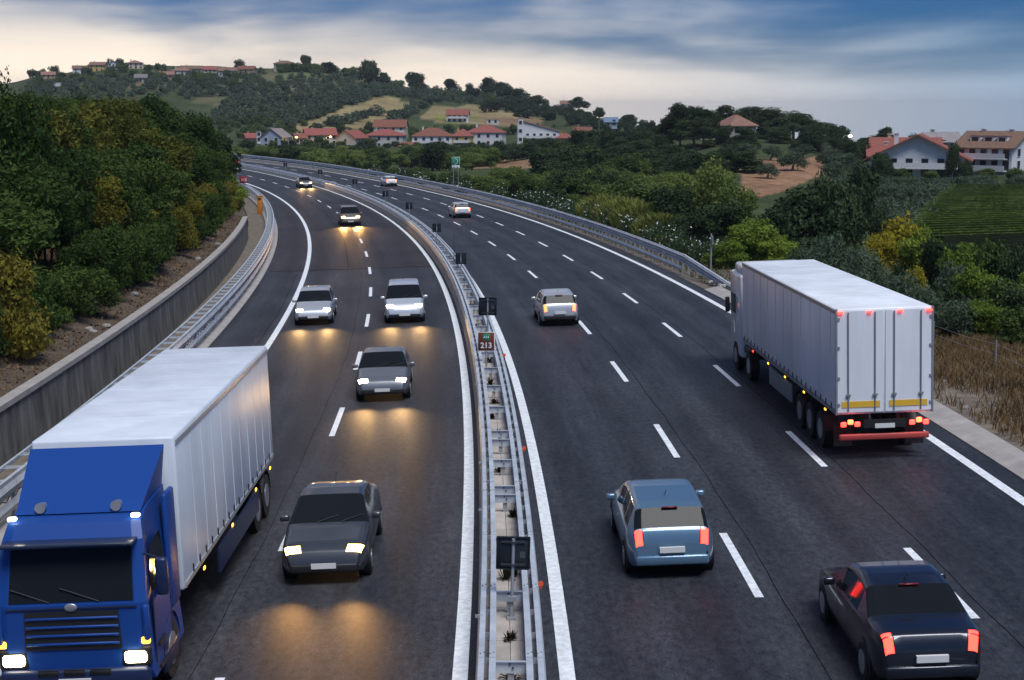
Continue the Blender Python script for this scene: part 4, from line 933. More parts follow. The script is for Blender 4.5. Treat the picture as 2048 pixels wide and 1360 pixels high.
    MB().rbox((0, 13.6, .85), (2.2, 2.2, .3), .05, 1).build('fifth_wheel_deck', M_TRIM, root)
    for y in (1.9, 3.2, 4.5, 12.6, 15.1): wheels(root, (-1, 1), y)
    return root
lorry_white()

# ------------------------------------------------------------------ vegetation
RNG = np.random.RandomState(21)
def leaf_cloud(lobes, n, size, rng, flat=0.0, aspect=0.55, shell=0.55, squash=1.0):
    """n leaf quads spread through ellipsoid lobes [(cx,cy,cz,rx,ry,rz)]; uneven, clumped"""
    lb = np.array(lobes, float); vol = (lb[:, 3] * lb[:, 4] * lb[:, 5]) ** (2 / 3); pick = rng.choice(len(lb), n, p=vol / vol.sum())
    d = rng.normal(size=(n, 3)); d /= np.linalg.norm(d, axis=1)[:, None]
    ph = rng.uniform(0, 6.28, (len(lb), 6))
    bump = 1 + .16 * np.sin(d[:, 0] * 5 + ph[pick, 0]) * np.sin(d[:, 1] * 5 + ph[pick, 1]) + .14 * np.sin(d[:, 2] * 7 + ph[pick, 2]) + .10 * np.sin(d[:, 0] * 11 + ph[pick, 3]) * np.sin(d[:, 2] * 10 + ph[pick, 4])
    r = (shell + (1 - shell) * rng.uniform(0, 1, n) ** .6) * bump
    far = rng.uniform(size=n) < .06; r[far] *= rng.uniform(1.05, 1.25, far.sum())
    P = lb[pick, :3] + d * lb[pick, 3:6] * r[:, None]
    nrm = d * .7 + rng.normal(size=(n, 3)) * .75; nrm[:, 2] += .35 + flat; nrm /= np.linalg.norm(nrm, axis=1)[:, None]
    t = np.cross(nrm, rng.normal(size=(n, 3))); t /= np.linalg.norm(t, axis=1)[:, None] + 1e-6; b = np.cross(nrm, t)
    sz = size * rng.uniform(.6, 1.35, n); t *= (sz / 2)[:, None]; b *= (sz * aspect / 2)[:, None]
    V = np.stack([P - t, P - b * .9 + t * .1, P + t, P + b * .9 + t * .1], 1).reshape(-1, 3); V[:, 2] = np.maximum(V[:, 2], 0.05)
    return V, np.arange(4 * n).reshape(-1, 4)
def lobes_round(rng, r, z0, h, k=9, lr=(.34, .52)):
    """lobes filling a crown of radius r between z0 and h"""
    L_ = [(0, 0, (z0 + h) / 2, r * .62, r * .62, (h - z0) * .40)]
    for i in range(k):
        a = 6.283 * (i + rng.uniform(-.3, .3)) / k * 1.618; q = rng.uniform(.35, .68); zf = rng.uniform(.12, .82); rr = r * rng.uniform(*lr)
        tap = 1 - .45 * max(0, zf - .5) * 2 * .8
        L_.append((math.cos(a) * r * q * tap, math.sin(a) * r * q * tap, z0 + (h - z0) * zf, rr, rr, rr * rng.uniform(.7, .95)))
    return L_
def trunk_mesh(rng, h, r, lobes, mat_, bend=.15, stems=1):
    mb = MB()
    for q in range(stems):
        ox, oy = (rng.uniform(-.4, .4), rng.uniform(-.4, .4)) if stems > 1 else (0, 0)
        fork = Vector((rng.uniform(-bend, bend) * h + ox * 1.5, rng.uniform(-bend, bend) * h + oy * 1.5, h * .42))
        mid = Vector((ox + fork.x * .35 + rng.uniform(-.1, .1), oy + fork.y * .35, h * .2)); rr = r if stems == 1 else r * .6
        mb.tube([(ox, oy, -.6), (ox * 1.02, oy * 1.02, .05), mid, fork], [rr * 1.35, rr * 1.1, rr * .85, rr * .62], 7)
        for l in lobes[1 + q::stems][:6]:
            e = Vector(l[:3]); m_ = (fork + e) / 2 + Vector((rng.uniform(-.2, .2), rng.uniform(-.2, .2), .15 * h * .3)); mb.tube([fork, m_, e], [rr * .5, rr * .33, rr * .12], 5)
    return mb.mesh('trunk', mat_)
M_BARK = mat('bark', (0.075, 0.055, 0.040), 0.9, noise=(6, .35, (1, 1, .2)), bump=(18, .7)); M_BARKG = mat('grey_bark', (0.13, 0.12, 0.105), 0.9, noise=(6, .35, (1, 1, .2)), bump=(18, .7))
def leafmat(name, col, rnd=.25, noise=.45, sc_=0.7): return mat(name, col, 0.75, 0, noise=(sc_, noise), rnd=rnd, trans=0.28, spec=.15)
LM = {
    'locust': leafmat('locust_leaves', (0.044, 0.080, 0.016), .3, .6), 'locust_yellow': leafmat('yellowing_leaves', (0.155, 0.145, 0.020), .2), 'locust_olive': leafmat('olive_green_leaves', (0.092, 0.102, 0.016), .3, .6),
    'willow': leafmat('light_green_leaves', (0.135, 0.185, 0.045)), 'broad': leafmat('mid_green_leaves', (0.078, 0.118, 0.030)), 'dark': leafmat('dark_green_leaves', (0.038, 0.066, 0.026)),
    'olive': leafmat('olive_leaves', (0.080, 0.118, 0.070), .2), 'pine': leafmat('pine_needles', (0.036, 0.060, 0.022)), 'gold': leafmat('golden_green_leaves', (0.27, 0.24, 0.02), .15), 'lime': leafmat('lime_green_leaves', (0.14, 0.20, 0.026), .2),
    'reed': leafmat('reed_blades', (0.20, 0.22, 0.05), .15), 'oleander': leafmat('oleander_leaves', (0.042, 0.082, 0.032)), 'flower': mat('white_petals', (0.80, 0.80, 0.76), .7, trans=.2), 'vine': leafmat('vine_leaves', (0.15, 0.235, 0.035), .2),
}
PROTO = {}
def proto(kind):
    """crown and trunk meshes of a kind, several variants each: (crown, trunk, radius, height)"""
    if kind in PROTO: return PROTO[kind]
    out_ = []
    rng = np.random.RandomState(sum(map(ord, kind)))
    def mk(nvar, r, z0, h, n, size, lm, tr=.16, k=9, bark=M_BARK, aspect=.5, lr=(.34, .52), stems=1, flat=0, shell=.5):
        for i in range(nvar):
            lb = lobes_round(rng, r, z0, h, k, lr); V, F = leaf_cloud(lb, n, size, rng, flat=flat, aspect=aspect, shell=shell)
            out_.append((fast_mesh('crown', V, F, LM[lm]), trunk_mesh(rng, h, tr, lb, bark, stems=stems), r * 1.05, h * 1.02))
    if kind in ('locust', 'locust_yellow', 'locust_olive'): mk(3, 2.9, .9, 7.5, 15000, .27, kind, .13, 13, aspect=.45, lr=(.28, .44), stems=2, shell=.35)
    elif kind == 'thicket': mk(3, 1.7, .1, 3.0, 6500, .19, 'locust', .05, 9, aspect=.45, stems=3, shell=.3)
    elif kind == 'thicket_yellow': mk(2, 1.7, .1, 3.0, 6500, .19, 'locust_yellow', .05, 9, aspect=.45, stems=3, shell=.3)
    elif kind == 'willow': mk(3, 3.2, .6, 7.5, 9000, .36, 'willow', .16, 12, aspect=.42, lr=(.28, .45), stems=2, shell=.4)
    elif kind == 'lime': mk(2, 2.6, .5, 6.0, 9000, .32, 'lime', .13, 11, aspect=.5, stems=2, shell=.4)
    elif kind == 'gold': mk(2, 2.4, .5, 6.0, 9000, .32, 'gold', .13, 11, aspect=.5, stems=2, shell=.4)
    elif kind == 'broad': mk(4, 3.2, .7, 7.5, 5500, .48, 'broad', .17, 11, aspect=.6, shell=.4)
    elif kind == 'oak': mk(3, 3.6, .8, 7.5, 7500, .42, 'dark', .2, 12, aspect=.6, lr=(.3, .48), shell=.45)
    elif kind == 'olive': mk(3, 2.2, .9, 4.0, 2600, .36, 'olive', .2, 8, M_BARKG, .4, shell=.45)
    elif kind == 'far_oak': mk(3, 6.0, .8, 10, 2600, 1.05, 'dark', .4, 11, aspect=.7, shell=.5)
    elif kind == 'far_broad': mk(3, 4.5, .4, 7, 1700, .85, 'broad', .3, 9, aspect=.7, shell=.5)
    elif kind == 'shrub': mk(3, 1.9, .1, 2.6, 2600, .30, 'broad', .05, 8, stems=3, shell=.4)
    elif kind == 'shrub_dark': mk(3, 1.9, .1, 2.6, 2600, .30, 'dark', .05, 8, stems=3, shell=.4)
    elif kind == 'grey_shrub': mk(2, 2.2, .1, 3.2, 4200, .30, 'olive', .06, 9, aspect=.35, stems=3, shell=.4)
    elif kind == 'pine':
        for i in range(4):
            lb = []; h = 11.0
            for q in range(20):
                a = q * 2.4 + rng.uniform(-.4, .4); rr = 3.5 * math.sqrt(rng.uniform(.03, 1)); z = 3.4 + 6.6 * (1 - (rr / 4.8) ** 2) * rng.uniform(.35, 1)
                s_ = rng.uniform(1.3, 2.2); lb.append((math.cos(a) * rr, math.sin(a) * rr, z, s_, s_, s_ * .55))
            V, F = leaf_cloud(lb, 11000, .42, rng, flat=.3, aspect=.55, shell=.4)
            mb = MB(); top = Vector((rng.uniform(-.5, .5), rng.uniform(-.5, .5), 6.5)); mb.tube([(0, 0, -.5), (.1, 0, 2.5), top], [.34, .26, .16], 8)
            for l in lb[:9]: mb.tube([top * .8 + Vector((0, 0, 0)), (top + Vector(l[:3])) / 2, Vector(l[:3])], [.12, .08, .04], 5)
            out_.append((fast_mesh('crown', V, F, LM['pine']), mb.mesh('trunk', M_BARK), 4.9, 10.8))
    elif kind == 'cypress':
        lb = [(0, 0, 1 + 6.5 * t, .9 * (1 - .75 * t), .9 * (1 - .75 * t), 1.1) for t in np.linspace(0, 1, 7)]; V, F = leaf_cloud(lb, 1800, .34, rng, shell=.5)
        out_.append((fast_mesh('crown', V, F, LM['dark']), MB().tube([(0, 0, -.5), (0, 0, 5)], [.18, .06], 6).mesh('trunk', M_BARK), 1.0, 8.6))
    elif kind == 'conifer':
        lb = []
        for t in np.linspace(0, 1, 12):
            for q in range(4): a = rng.uniform(0, 6.28); rr = 1.9 * (1 - t) * .7; lb.append((math.cos(a) * rr, math.sin(a) * rr, 1.2 + 8.3 * t, .8 * (1.15 - t), .8 * (1.15 - t), .55))
        V, F = leaf_cloud(lb, 14000, .22, rng, aspect=.4, shell=.3); out_.append((fast_mesh('crown', V, F, LM['dark']), MB().tube([(0, 0, -.6), (0, 0, 8.5)], [.22, .04], 7).mesh('trunk', M_BARK), 2.4, 10.0))
    PROTO[kind] = out_; return out_
NAMES = {'locust': 'locust_tree', 'locust_yellow': 'locust_tree', 'locust_olive': 'locust_tree', 'thicket': 'bush', 'thicket_yellow': 'bush', 'willow': 'willow_tree', 'lime': 'deciduous_tree', 'gold': 'deciduous_tree', 'broad': 'broadleaf_tree', 'oak': 'oak_tree', 'olive': 'olive_tree',
         'far_oak': 'oak_tree', 'far_broad': 'broadleaf_tree', 'shrub': 'bush', 'shrub_dark': 'bush', 'grey_shrub': 'bush', 'pine': 'pine_tree', 'cypress': 'cypress_tree', 'conifer': 'conifer_tree'}
def plant(kind, p, h, r, label, group=None, whole=False):
    """a tree with its trunk and crown, h high and r in radius, standing at p"""
    crown, trunk, r0, h0 = random.choice(proto(kind)); nm = NAMES[kind]
    if isinstance(r, float) or isinstance(r, int): sx = r / r0
    rot = random.uniform(0, 6.28)
    root = empty(nm, loc=p); root.rotation_euler = (0, 0, rot); root.scale = (sx * random.uniform(.93, 1.07), sx * random.uniform(.93, 1.07), h / h0)
    tag(root, label, 'bush' if nm == 'bush' else 'tree', group); link('trunk', trunk, root); link('crown', crown, root); return root
def tree(kind, px, D, ytop, wpx, label, group=None):
    """tree seen in direction px at distance D with its top at image row ytop and wpx wide there"""
    g, h = top_h(px, D, ytop); r = wpx / 2 * D / FPX
    if D < 620 and road_o(g.x, g.y) < 14.6 + r: return None
    return plant(kind, g, max(h, 1.0), r, label, group)

# --- the wood on the cutting's slope at the left
LAB_W = 'dark green locust tree in the dense wood above the retaining wall'; GRP_W = 'trees of the wood on the left'
def slope_pt(s, o):
    q = rp(s, o, float(bank_left(s, o))); q.z = max(ground(q.x, q.y), q.z) if o > -18.4 else ground(q.x, q.y); return q
for row, o0 in enumerate((-18.6, -22.0, -26.5, -32.0)):
    s_ = 28 + row * 8.0
    while s_ < (160, 176, 186, 196)[row]:
        q = slope_pt(s_ + random.uniform(-1, 1), o0 + random.uniform(-.9, .9)); D = math.hypot(q.x, q.y)
        want = at(300, 178 + random.uniform(-9, 14) + (max(0, s_ - 130) * .7), D).z - q.z
        if row == 0: want *= random.uniform(.55, .9)
        kd = random.choices(('locust', 'locust_olive'), (3, 2))[0]
        h = max(4.2, min(9.4, want)); plant(kd, q, h, random.uniform(2.3, 3.1), LAB_W if kd == 'locust' else 'olive green locust tree in the dense wood above the retaining wall', GRP_W); s_ += random.uniform(3.6, 4.8)
s_ = 31
while s_ < 150:
    q = slope_pt(s_, -16.2 + random.uniform(-.5, .3)); kd = random.choices(('thicket', 'thicket_yellow'), (4, 1))[0]
    plant(kd, q, random.uniform(2.0, 3.6), random.uniform(1.1, 1.6), 'low green bush at the foot of the wood above the wall' if kd == 'thicket' else 'low yellowing bush at the foot of the wood above the wall', 'bushes above the retaining wall'); s_ += random.uniform(1.6, 2.6)
def left_tree(kind, s_, o, ytop, r, label):
    q = slope_pt(s_, o); D = math.hypot(q.x, q.y); return plant(kind, q, max(1.5, at(100, ytop, D).z - q.z), r, label)
left_tree('locust_yellow', 72, -17.6, 330, 1.9, 'tall yellow-leaved tree at the front of the left wood')
left_tree('locust_yellow', 80, -17.4, 405, 1.7, 'shorter yellow tree right beside the tall yellow one in the left wood')
left_tree('thicket_yellow', 46, -17.9, 560, 1.7, 'dark yellow bush at the left edge of the picture above the wall')
left_tree('locust', 63, -20.9, 86, 2.6, 'tall dark tree sticking up at the left edge of the picture')
left_tree('locust', 64, -19.6, 138, 2.0, 'shorter dark tree against the tall one at the left edge')
for s_, o, yt, r, lab in ((128, -16.6, 400, 2.2, 'light green bushy tree overhanging the end of the retaining wall'), (140, -16.2, 372, 2.2, 'light green tree behind the orange call column'), (152, -17.2, 330, 2.4, 'green tree partly hiding the red sign')): left_tree('lime', s_, o, yt, r, lab)
for s_, o, yt, r, lab in ((165, -17.5, 258, 3.2, 'dark tall tree at the right end of the left wood'), (176, -19.0, 225, 3.4, 'dark tree behind the end of the left wood'), (186, -18.5, 268, 3.0, 'dark tree nearest the far bend on the left')): left_tree('oak', s_, o, yt, r, lab)

# --- behind the right guardrail: oleanders, reeds
def oleander(g, D, h, r):
    g.z = ground(g.x, g.y); root = empty('oleander_bush', loc=g)
    tag(root, 'white flowering oleander bush behind the right guardrail', 'bush', 'oleanders behind the right guardrail')
    rng = RNG; lb = lobes_round(rng, r, .1, h, 8); V, F = leaf_cloud(lb, 1500, .24, rng, aspect=.3, shell=.5); link('crown', fast_mesh('crown', V, F, LM['oleander']), root)
    V, F = leaf_cloud([(a, b, c + .12, d * 1.02, e * 1.02, f * 1.02) for a, b, c, d, e, f in lb], 75, .09 + D * .0005, rng, aspect=1.0, shell=.94); k = V[::4, 2] > h * .42; idx = np.where(k)[0]
    V = V.reshape(-1, 4, 3)[idx].reshape(-1, 3); tag(link('blossom', fast_mesh('blossom', V, np.arange(len(V)).reshape(-1, 4), LM['flower']), root), kind='stuff')
    mb = MB()
    for q in range(4): mb.tube([(rng.uniform(-.3, .3), rng.uniform(-.3, .3), -.3), (rng.uniform(-.7, .7), rng.uniform(-.7, .7), h * .6)], [.05, .03], 5)
    mb.build('trunk', M_BARK, root)
s_ = 92
while s_ < 262:
    q = rp(s_, 15.6 + random.uniform(-.2, .8)); oleander(q, math.hypot(q.x, q.y), random.uniform(1.5, 2.2), random.uniform(1.3, 1.9)); s_ += random.uniform(4.2, 7.5) if s_ < 150 else random.uniform(9, 18)
def reeds(s_, ytop, r, label):
    g = rp(s_, 15.2 + r); D = math.hypot(g.x, g.y); g.z = ground(g.x, g.y); h = at(1300, ytop, D).z - g.z; root = empty('reed_clump', loc=g); tag(root, label, 'reeds'); rng = RNG; n = 2600
    a = rng.uniform(0, 6.283, n); q = r * np.sqrt(rng.uniform(0, 1, n)); bx, by = np.cos(a) * q, np.sin(a) * q
    hh = h * rng.uniform(.55, 1.08, n) * (1 - .35 * (q / r) ** 2); z0 = hh * rng.uniform(.0, .55, n); lean = rng.uniform(.05, .35, n) * hh; la = a + rng.normal(0, .8, n); wd = rng.uniform(.03, .07, n)
    P0 = np.stack([bx, by, z0], 1); P1 = np.stack([bx + np.cos(la) * lean * .4, by + np.sin(la) * lean * .4, z0 + (hh - z0) * .75], 1); P2 = np.stack([bx + np.cos(la) * lean, by + np.sin(la) * lean, hh * .97], 1)
    t = rng.uniform(0, 6.28, n); W_ = np.stack([np.cos(t) * wd, np.sin(t) * wd, 0 * t], 1)
    V = np.concatenate([P0 - W_, P0 + W_, P1 + W_, P1 - W_, P2], 0); i = np.arange(n)
    F = np.concatenate([np.stack([i, i + n, i + 2 * n, i + 3 * n], 1), np.stack([i + 3 * n, i + 2 * n, i + 4 * n, i + 4 * n], 1)], 0)
    me = bpy.data.meshes.new('blade'); me.from_pydata(V.tolist(), [], [tuple(dict.fromkeys(f)) for f in F.tolist()]); me.materials.append(LM['reed']); tag(link('blade', me, root), kind='stuff')
for s_, yt, r, lab in ((134, 386, 2.5, 'tall yellow-green reed clump, leftmost behind the right guardrail'), (127, 392, 2.6, 'yellow-green reed clump in the middle of the reed bed'), (120, 402, 2.4, 'yellow-green reed clump right of the middle of the reed bed'),
                          (112, 424, 2.2, 'yellow-green reed clump above the guardrail end'), (104, 458, 1.8, 'rightmost low reed clump beside the white lorry')): reeds(s_, yt, r, lab)

# --- right-hand valley
T = tree
T('willow', 1425, 128, 294, 150, 'big light green tree in the middle distance right of the guardrail end'); T('willow', 1370, 135, 325, 120, 'light green tree just left of the big light green tree')
T('willow', 1475, 122, 338, 110, 'light green tree just right of the big light green tree')
T('oak', 1350, 122, 372, 120, 'dark bushy tree in front of the big light green tree'); T('oak', 1440, 112, 395, 130, 'dark tree below the big light green tree'); T('oak', 1400, 105, 420, 90, 'dark low tree behind the reeds')
T('oak', 1600, 112, 362, 190, 'wide dark tree above the middle of the white lorry'); T('oak', 1545, 108, 405, 120, 'dark tree left of the wide dark tree'); T('oak', 1680, 125, 345, 130, 'dark tree right of the wide dark tree'); T('oak', 1720, 150, 318, 120, 'dark tree left of the chalet house below the pines')
T('lime', 1500, 98, 432, 120, 'yellow-green bushy tree behind the left end of the lorry roof'); T('lime', 1560, 95, 468, 100, 'yellow-green bush over the lorry roof'); T('lime', 1455, 92, 470, 90, 'yellow-green bush right of the reeds')
T('gold', 1805, 100, 412, 110, 'bright golden green tree in the right-hand valley'); T('gold', 1760, 97, 452, 80, 'golden green tree left of the brightest one'); T('lime', 1850, 96, 448, 110, 'lime green tree right of the golden tree'); T('gold', 1835, 88, 520, 60, 'small golden bush below the lime green tree')
for i, (px, D, yt, wp) in enumerate(((1680, 88, 470, 120), (1620, 84, 492, 110), (1735, 82, 500, 120), (1790, 74, 545, 120), (1700, 76, 535, 100), (1850, 70, 572, 110), (1920, 66, 598, 100), (1905, 80, 525, 110))):
    T('grey_shrub', px, D, yt, wp, 'grey-green bush behind the white lorry on the right', 'grey-green bushes in the right valley')
for i, (px, D, yt, wp) in enumerate(((1930, 92, 462, 110), (1990, 88, 470, 110), (2040, 84, 492, 100), (1960, 78, 520, 100), (2015, 74, 548, 110), (2055, 68, 570, 100), (1975, 66, 596, 90), (2030, 62, 610, 90), (1890, 94, 470, 90), (2075, 80, 520, 100))):
    T(('lime', 'broad', 'oak')[i % 3], px, D, yt, wp, ('lime green', 'mid green', 'dark green')[i % 3] + ' tree at the right edge beside the vineyard', 'trees at the right edge')
for i in range(26):
    px = random.uniform(1480, 2080); D = random.uniform(66, 100); T('shrub_dark', px, D, random.uniform(590, 640) - (D - 66) * 2.4, random.uniform(70, 110), 'dark undergrowth bush in the right-hand valley', 'undergrowth of the right valley')
# light green belt between the guardrail and the brown field
for i in range(80):
    px = random.uniform(940, 1340); D = random.uniform(135, 235); base_y = 318 + (px - 940) * .02
    kd = random.choices(('willow', 'broad', 'oak'), (5, 3, 1))[0]
    T(kd, px, D, base_y + random.uniform(-2, 34) + (240 - D) * .22, random.uniform(70, 110) * 170 / D, {'willow': 'light green', 'broad': 'mid green', 'oak': 'dark green'}[kd] + ' tree in the belt behind the right guardrail', 'trees behind the right guardrail')
for i in range(40):
    s_ = random.uniform(95, 300); q = rp(s_, random.uniform(17, 24)); q.z = ground(q.x, q.y); plant(random.choice(('shrub', 'shrub_dark', 'shrub')), q, random.uniform(1.4, 2.8), random.uniform(1.4, 2.2), 'low bush on the verge behind the right guardrail', 'low bushes behind the right guardrail')
# belt along the far bend
for i in range(95):
    px = random.uniform(470, 990); D = random.uniform(330, 540); kd = random.choices(('willow', 'broad', 'oak'), (4, 4, 2))[0]
    T(kd, px, D, random.uniform(286, 304) - (8 if kd == 'oak' else 0), random.uniform(34, 60) * 420 / D, {'willow': 'light green', 'broad': 'mid green', 'oak': 'dark green'}[kd] + ' tree in the belt below the village', 'trees below the village')
# dark scrub right of the village
for i in range(60):
    px = random.uniform(930, 1330); D = random.uniform(390, 560); T(random.choice(('oak', 'oak', 'broad')), px, D, 290 - (px - 930) * .07 + random.uniform(-5, 18), random.uniform(34, 60) * 450 / D, 'dark tree on the wooded slope right of the village', 'trees on the slope right of the village')
for i in range(26):
    px = random.uniform(1130, 1340); D = random.uniform(300, 400); T('oak', px, D, random.uniform(255, 292), random.uniform(45, 70), 'dark tree on the wooded rise left of the pines', 'trees left of the pines')
for i in range(70):
    px = random.uniform(1080, 1500); D = random.uniform(235, 345); T(random.choice(('oak', 'oak', 'broad')), px, D, random.uniform(268, 300) + (345 - D) * .22, random.uniform(50, 80) * 300 / D, 'dark tree on the wooded slope below the pines', 'trees below the pines')
# pines
for px, D, yt, wp, lab in ((1362, 330, 190, 74, 'tallest umbrella pine, left of the villa'), (1408, 326, 200, 74, 'umbrella pine leaning over the villa roof'), (1335, 332, 228, 60, 'small umbrella pine at the left end of the pines'), (1390, 320, 226, 90, 'broad dark pine below the tallest pine'),
                      (1455, 396, 206, 84, 'first pine of the grove behind the villa'), (1505, 398, 201, 96, 'highest pine of the grove behind the villa'), (1548, 392, 206, 84, 'third pine of the grove behind the villa'), (1588, 388, 214, 92, 'fourth pine of the grove right of the villa'), (1620, 384, 228, 70, 'fifth pine of the grove right of the villa'), (1645, 380, 236, 62, 'last pine at the right end of the grove'), (1568, 380, 232, 80, 'lower pine in front of the grove right of the villa'),
                      (1770, 330, 250, 52, 'lone pine left of the chalet roof'), (1158, 900, 191, 44, 'round umbrella pine standing on the ridge')): T('pine', px, D, yt, wp, lab)
for px, D, yt, wp, lab in ((1828, 340, 259, 36, 'dark tree rising behind the chalet chimney'), (1862, 360, 268, 30, 'small tree behind the grey roof'), (1990, 330, 260, 78, 'wide dark tree behind the long white house'), (1930, 345, 270, 40, 'dark tree between the two right-hand houses'), (1905, 262, 283, 34, 'grey-green tree between the chalet and the long white house'), (1760, 262, 300, 50, 'dark tree against the left wall of the chalet')): T('broad' if D > 300 else 'oak', px, D, yt, wp, lab)
for i in range(22):
    px = random.uniform(1440, 1740); T('oak', px, random.uniform(300, 365), random.uniform(246, 286), random.uniform(40, 64), 'dark tree under the pines above the brown olive field', 'trees under the pines')
for i in range(30): T('oak', random.uniform(1320, 1680), random.uniform(395, 440), random.uniform(244, 268), random.uniform(36, 56), 'dark tree in the hedge behind the pines', 'hedge behind the pines')
for i in range(10): T('oak', random.uniform(1655, 1760), random.uniform(280, 380), random.uniform(272, 290), random.uniform(36, 50), 'dark tree on the skyline left of the chalet', 'trees on the skyline left of the chalet')
# olives on the brown field
for px, py, hpx, lab in ((1495, 327, 36, 'grey-green olive tree at the top left of the brown field'), (1540, 322, 34, 'pair-crowned olive at the top of the brown field'), (1585, 345, 42, 'largest olive in the middle of the brown field'), (1535, 362, 34, 'olive at the left side of the brown field'), (1606, 318, 30, 'olive under the pines at the top of the brown field'), (1645, 330, 24, 'small thin olive at the right of the brown field'), (1650, 314, 28, 'olive at the top right of the brown field')):
    g = on_ground(px, py, 120, 400)
    if g is None: continue
    D = math.hypot(g.x, g.y); plant('olive', g, hpx * D / FPX, hpx * .72 * D / FPX, lab)
# olive grove below the right-hand houses
for i in range(95):
    px = random.uniform(1650, 2090); D = random.uniform(135, 285); p = at(px, 300, D); g = Vector((p.x, p.y, ground(p.x, p.y)))
    if D < 200 and px > 1880: continue
    ht = random.uniform(3.2, 4.6)
    if px > 1740: ht = min(ht, at(px, 345 + random.uniform(0, 14), D).z - g.z)
    if ht < 1.8: continue
    plant('olive', g, ht, random.uniform(1.9, 2.7), 'olive tree in the grove below the right-hand houses', 'olive grove on the right')
# vineyard rows
vr = empty('vineyard', loc=at(2000, 440, 160)); vr.location.z = ground(vr.location.x, vr.location.y); tag(vr, 'green vineyard rows at the right edge below the olive grove', 'vineyard')
for i in range(30):
    D0 = 118 + i * 2.8; lb = []
    for px in np.arange(1830 + i * 3, 2150, 9.0):
        p = at(float(px), 400, D0 + (px - 1850) * .03); lb.append((p.x, p.y, ground(p.x, p.y) + .75 + random.uniform(-.2, .25), 1.15, 1.15, .95))
    V, F = leaf_cloud(lb, 5000, .40, RNG, shell=.3)
    zz = np.array([ground(a, b) for a, b, *_ in lb]).min(); V = V - np.array(vr.location); tag(link('vine_row', fast_mesh('vine_row', V, F, LM['vine']), vr), kind='stuff')

# --- the hill
GH = 'olive trees on the far hillside'; n_ol = 0; OLF = []
rng = np.random.RandomState(5)
for i in range(3):
    lb = lobes_round(rng, 3.0, .3, 4.6, 7); V, F = leaf_cloud(lb, 330, .85, rng, aspect=.75, shell=.5); tm = trunk_mesh(rng, 4.4, .25, lb, M_BARKG)
    OLF.append((fast_mesh('far_olive_crown', V, F, LM['olive']), V, F, tm))
def row(px0, py0, px1, py1, n, jx=4, jy=1.5): return [(px0 + (px1 - px0) * t + random.uniform(-jx, jx), py0 + (py1 - py0) * t + random.uniform(-jy, jy)) for t in np.linspace(0, 1, n)]
spots = []
for k in range(9): spots += row(420 + k * 8, 252 - k * 9, 640 + k * 14, 236 - k * 9.0, 15)          # lower left groves, rows along the slope
for k in range(7): spots += row(560 + k * 18, 262 - k * 11, 735 + k * 16, 200 - k * 6, 16)           # diagonal rows above the tan field
for k in range(3): spots += row(640 + k * 20, 262 - k * 3, 720 + k * 20, 240 - k * 3, 7)
for k in range(3): spots += row(720, 190 - k * 6, 870, 205 - k * 8, 14)
for k in range(3): spots += row(770 + k * 14, 252 - k * 4, 860 + k * 10, 206 - k * 2, 9)
for k in range(3): spots += row(870, 205 - k * 7, 1050, 222 - k * 8, 16)
for k in range(5): spots += row(380, 200 - k * 7, 520, 185 - k * 8, 9, 8, 4)
for k in range(6): spots += row(60, 205 - k * 7, 380, 190 - k * 6, 15, 9, 3)
for k in range(3): spots += row(500, 190 - k * 9, 700, 172 - k * 9, 9, 10, 2)
random.shuffle(spots); hits = []
for px, py in spots:
    g = on_ground(px, py, 620, 1250)
    if g is not None: hits.append((math.hypot(g.x, g.y), g))
hits.sort(key=lambda q: q[0]); rest = []
for i, (D, g) in enumerate(hits):
    k = random.randrange(3); sx = random.uniform(.75, 1.25)
    if i < 300:
        root = empty('olive_tree', loc=g); root.scale = (sx, sx, sx * random.uniform(.85, 1.05)); root.rotation_euler = (0, 0, random.uniform(0, 6.28)); tag(root, 'small olive tree on the far hillside', 'tree', GH)
        link('crown', OLF[k][0], root); link('trunk', OLF[k][3], root)
    else: rest.append((OLF[k][1] * sx + np.array(g), OLF[k][2]))
if rest:
    V = np.concatenate([v for v, _ in rest]); off = 0; Fs = []
    for v, f in rest: Fs.append(f + off); off += len(v)
    o_ = link('olive_grove', fast_mesh('olive_grove', V - np.array(rest[0][0][0]), np.concatenate(Fs), LM['olive']), loc=rest[0][0][0]); tag(o_, 'mass of distant olives high on the hillside', 'grove', kind='stuff')
def crest(kind, px, py, hpx, wpx, label, group=None, dmax=1500):
    g = on_ground(px, py, 560, dmax)
    if g is None: g = at(px, py, 1000); g.z = ground(g.x, g.y)
    D = math.hypot(g.x, g.y); return plant(kind, g, hpx * D / FPX, wpx / 2 * D / FPX, label, group)
for px, py, hp, wp, lab in ((738, 170, 48, 56, 'large dark oak on the ridge, left one of the two biggest'), (766, 176, 28, 34, 'smaller dark oak leaning against the large ridge oak'), (830, 184, 38, 46, 'round dark oak alone on the ridge'), (902, 182, 26, 34, 'dark ridge tree right of the lone round oak'), (938, 184, 26, 24, 'small dark ridge tree in the gap'),
                        (980, 196, 40, 50, 'tall dark tree at the top of the wooded ridge shoulder'), (1010, 204, 36, 46, 'dark tree second along the ridge shoulder'), (1040, 214, 34, 44, 'dark tree third along the ridge shoulder'), (1070, 222, 30, 44, 'dark tree fourth along the ridge shoulder'), (612, 140, 28, 26, 'tree beside the hilltop villa'), (655, 142, 22, 44, 'dark clump on the summit'), (478, 146, 26, 30, 'dark tree behind the hilltop cottages')): crest('far_oak', px, py, hp, wp, lab)
for i in range(34): px = random.uniform(560, 710); crest('far_broad', px, 146 + abs(px - 640) * .06 + random.uniform(-2, 4), random.uniform(10, 20), random.uniform(16, 26), 'small tree in the hedge along the summit', 'summit hedge trees')
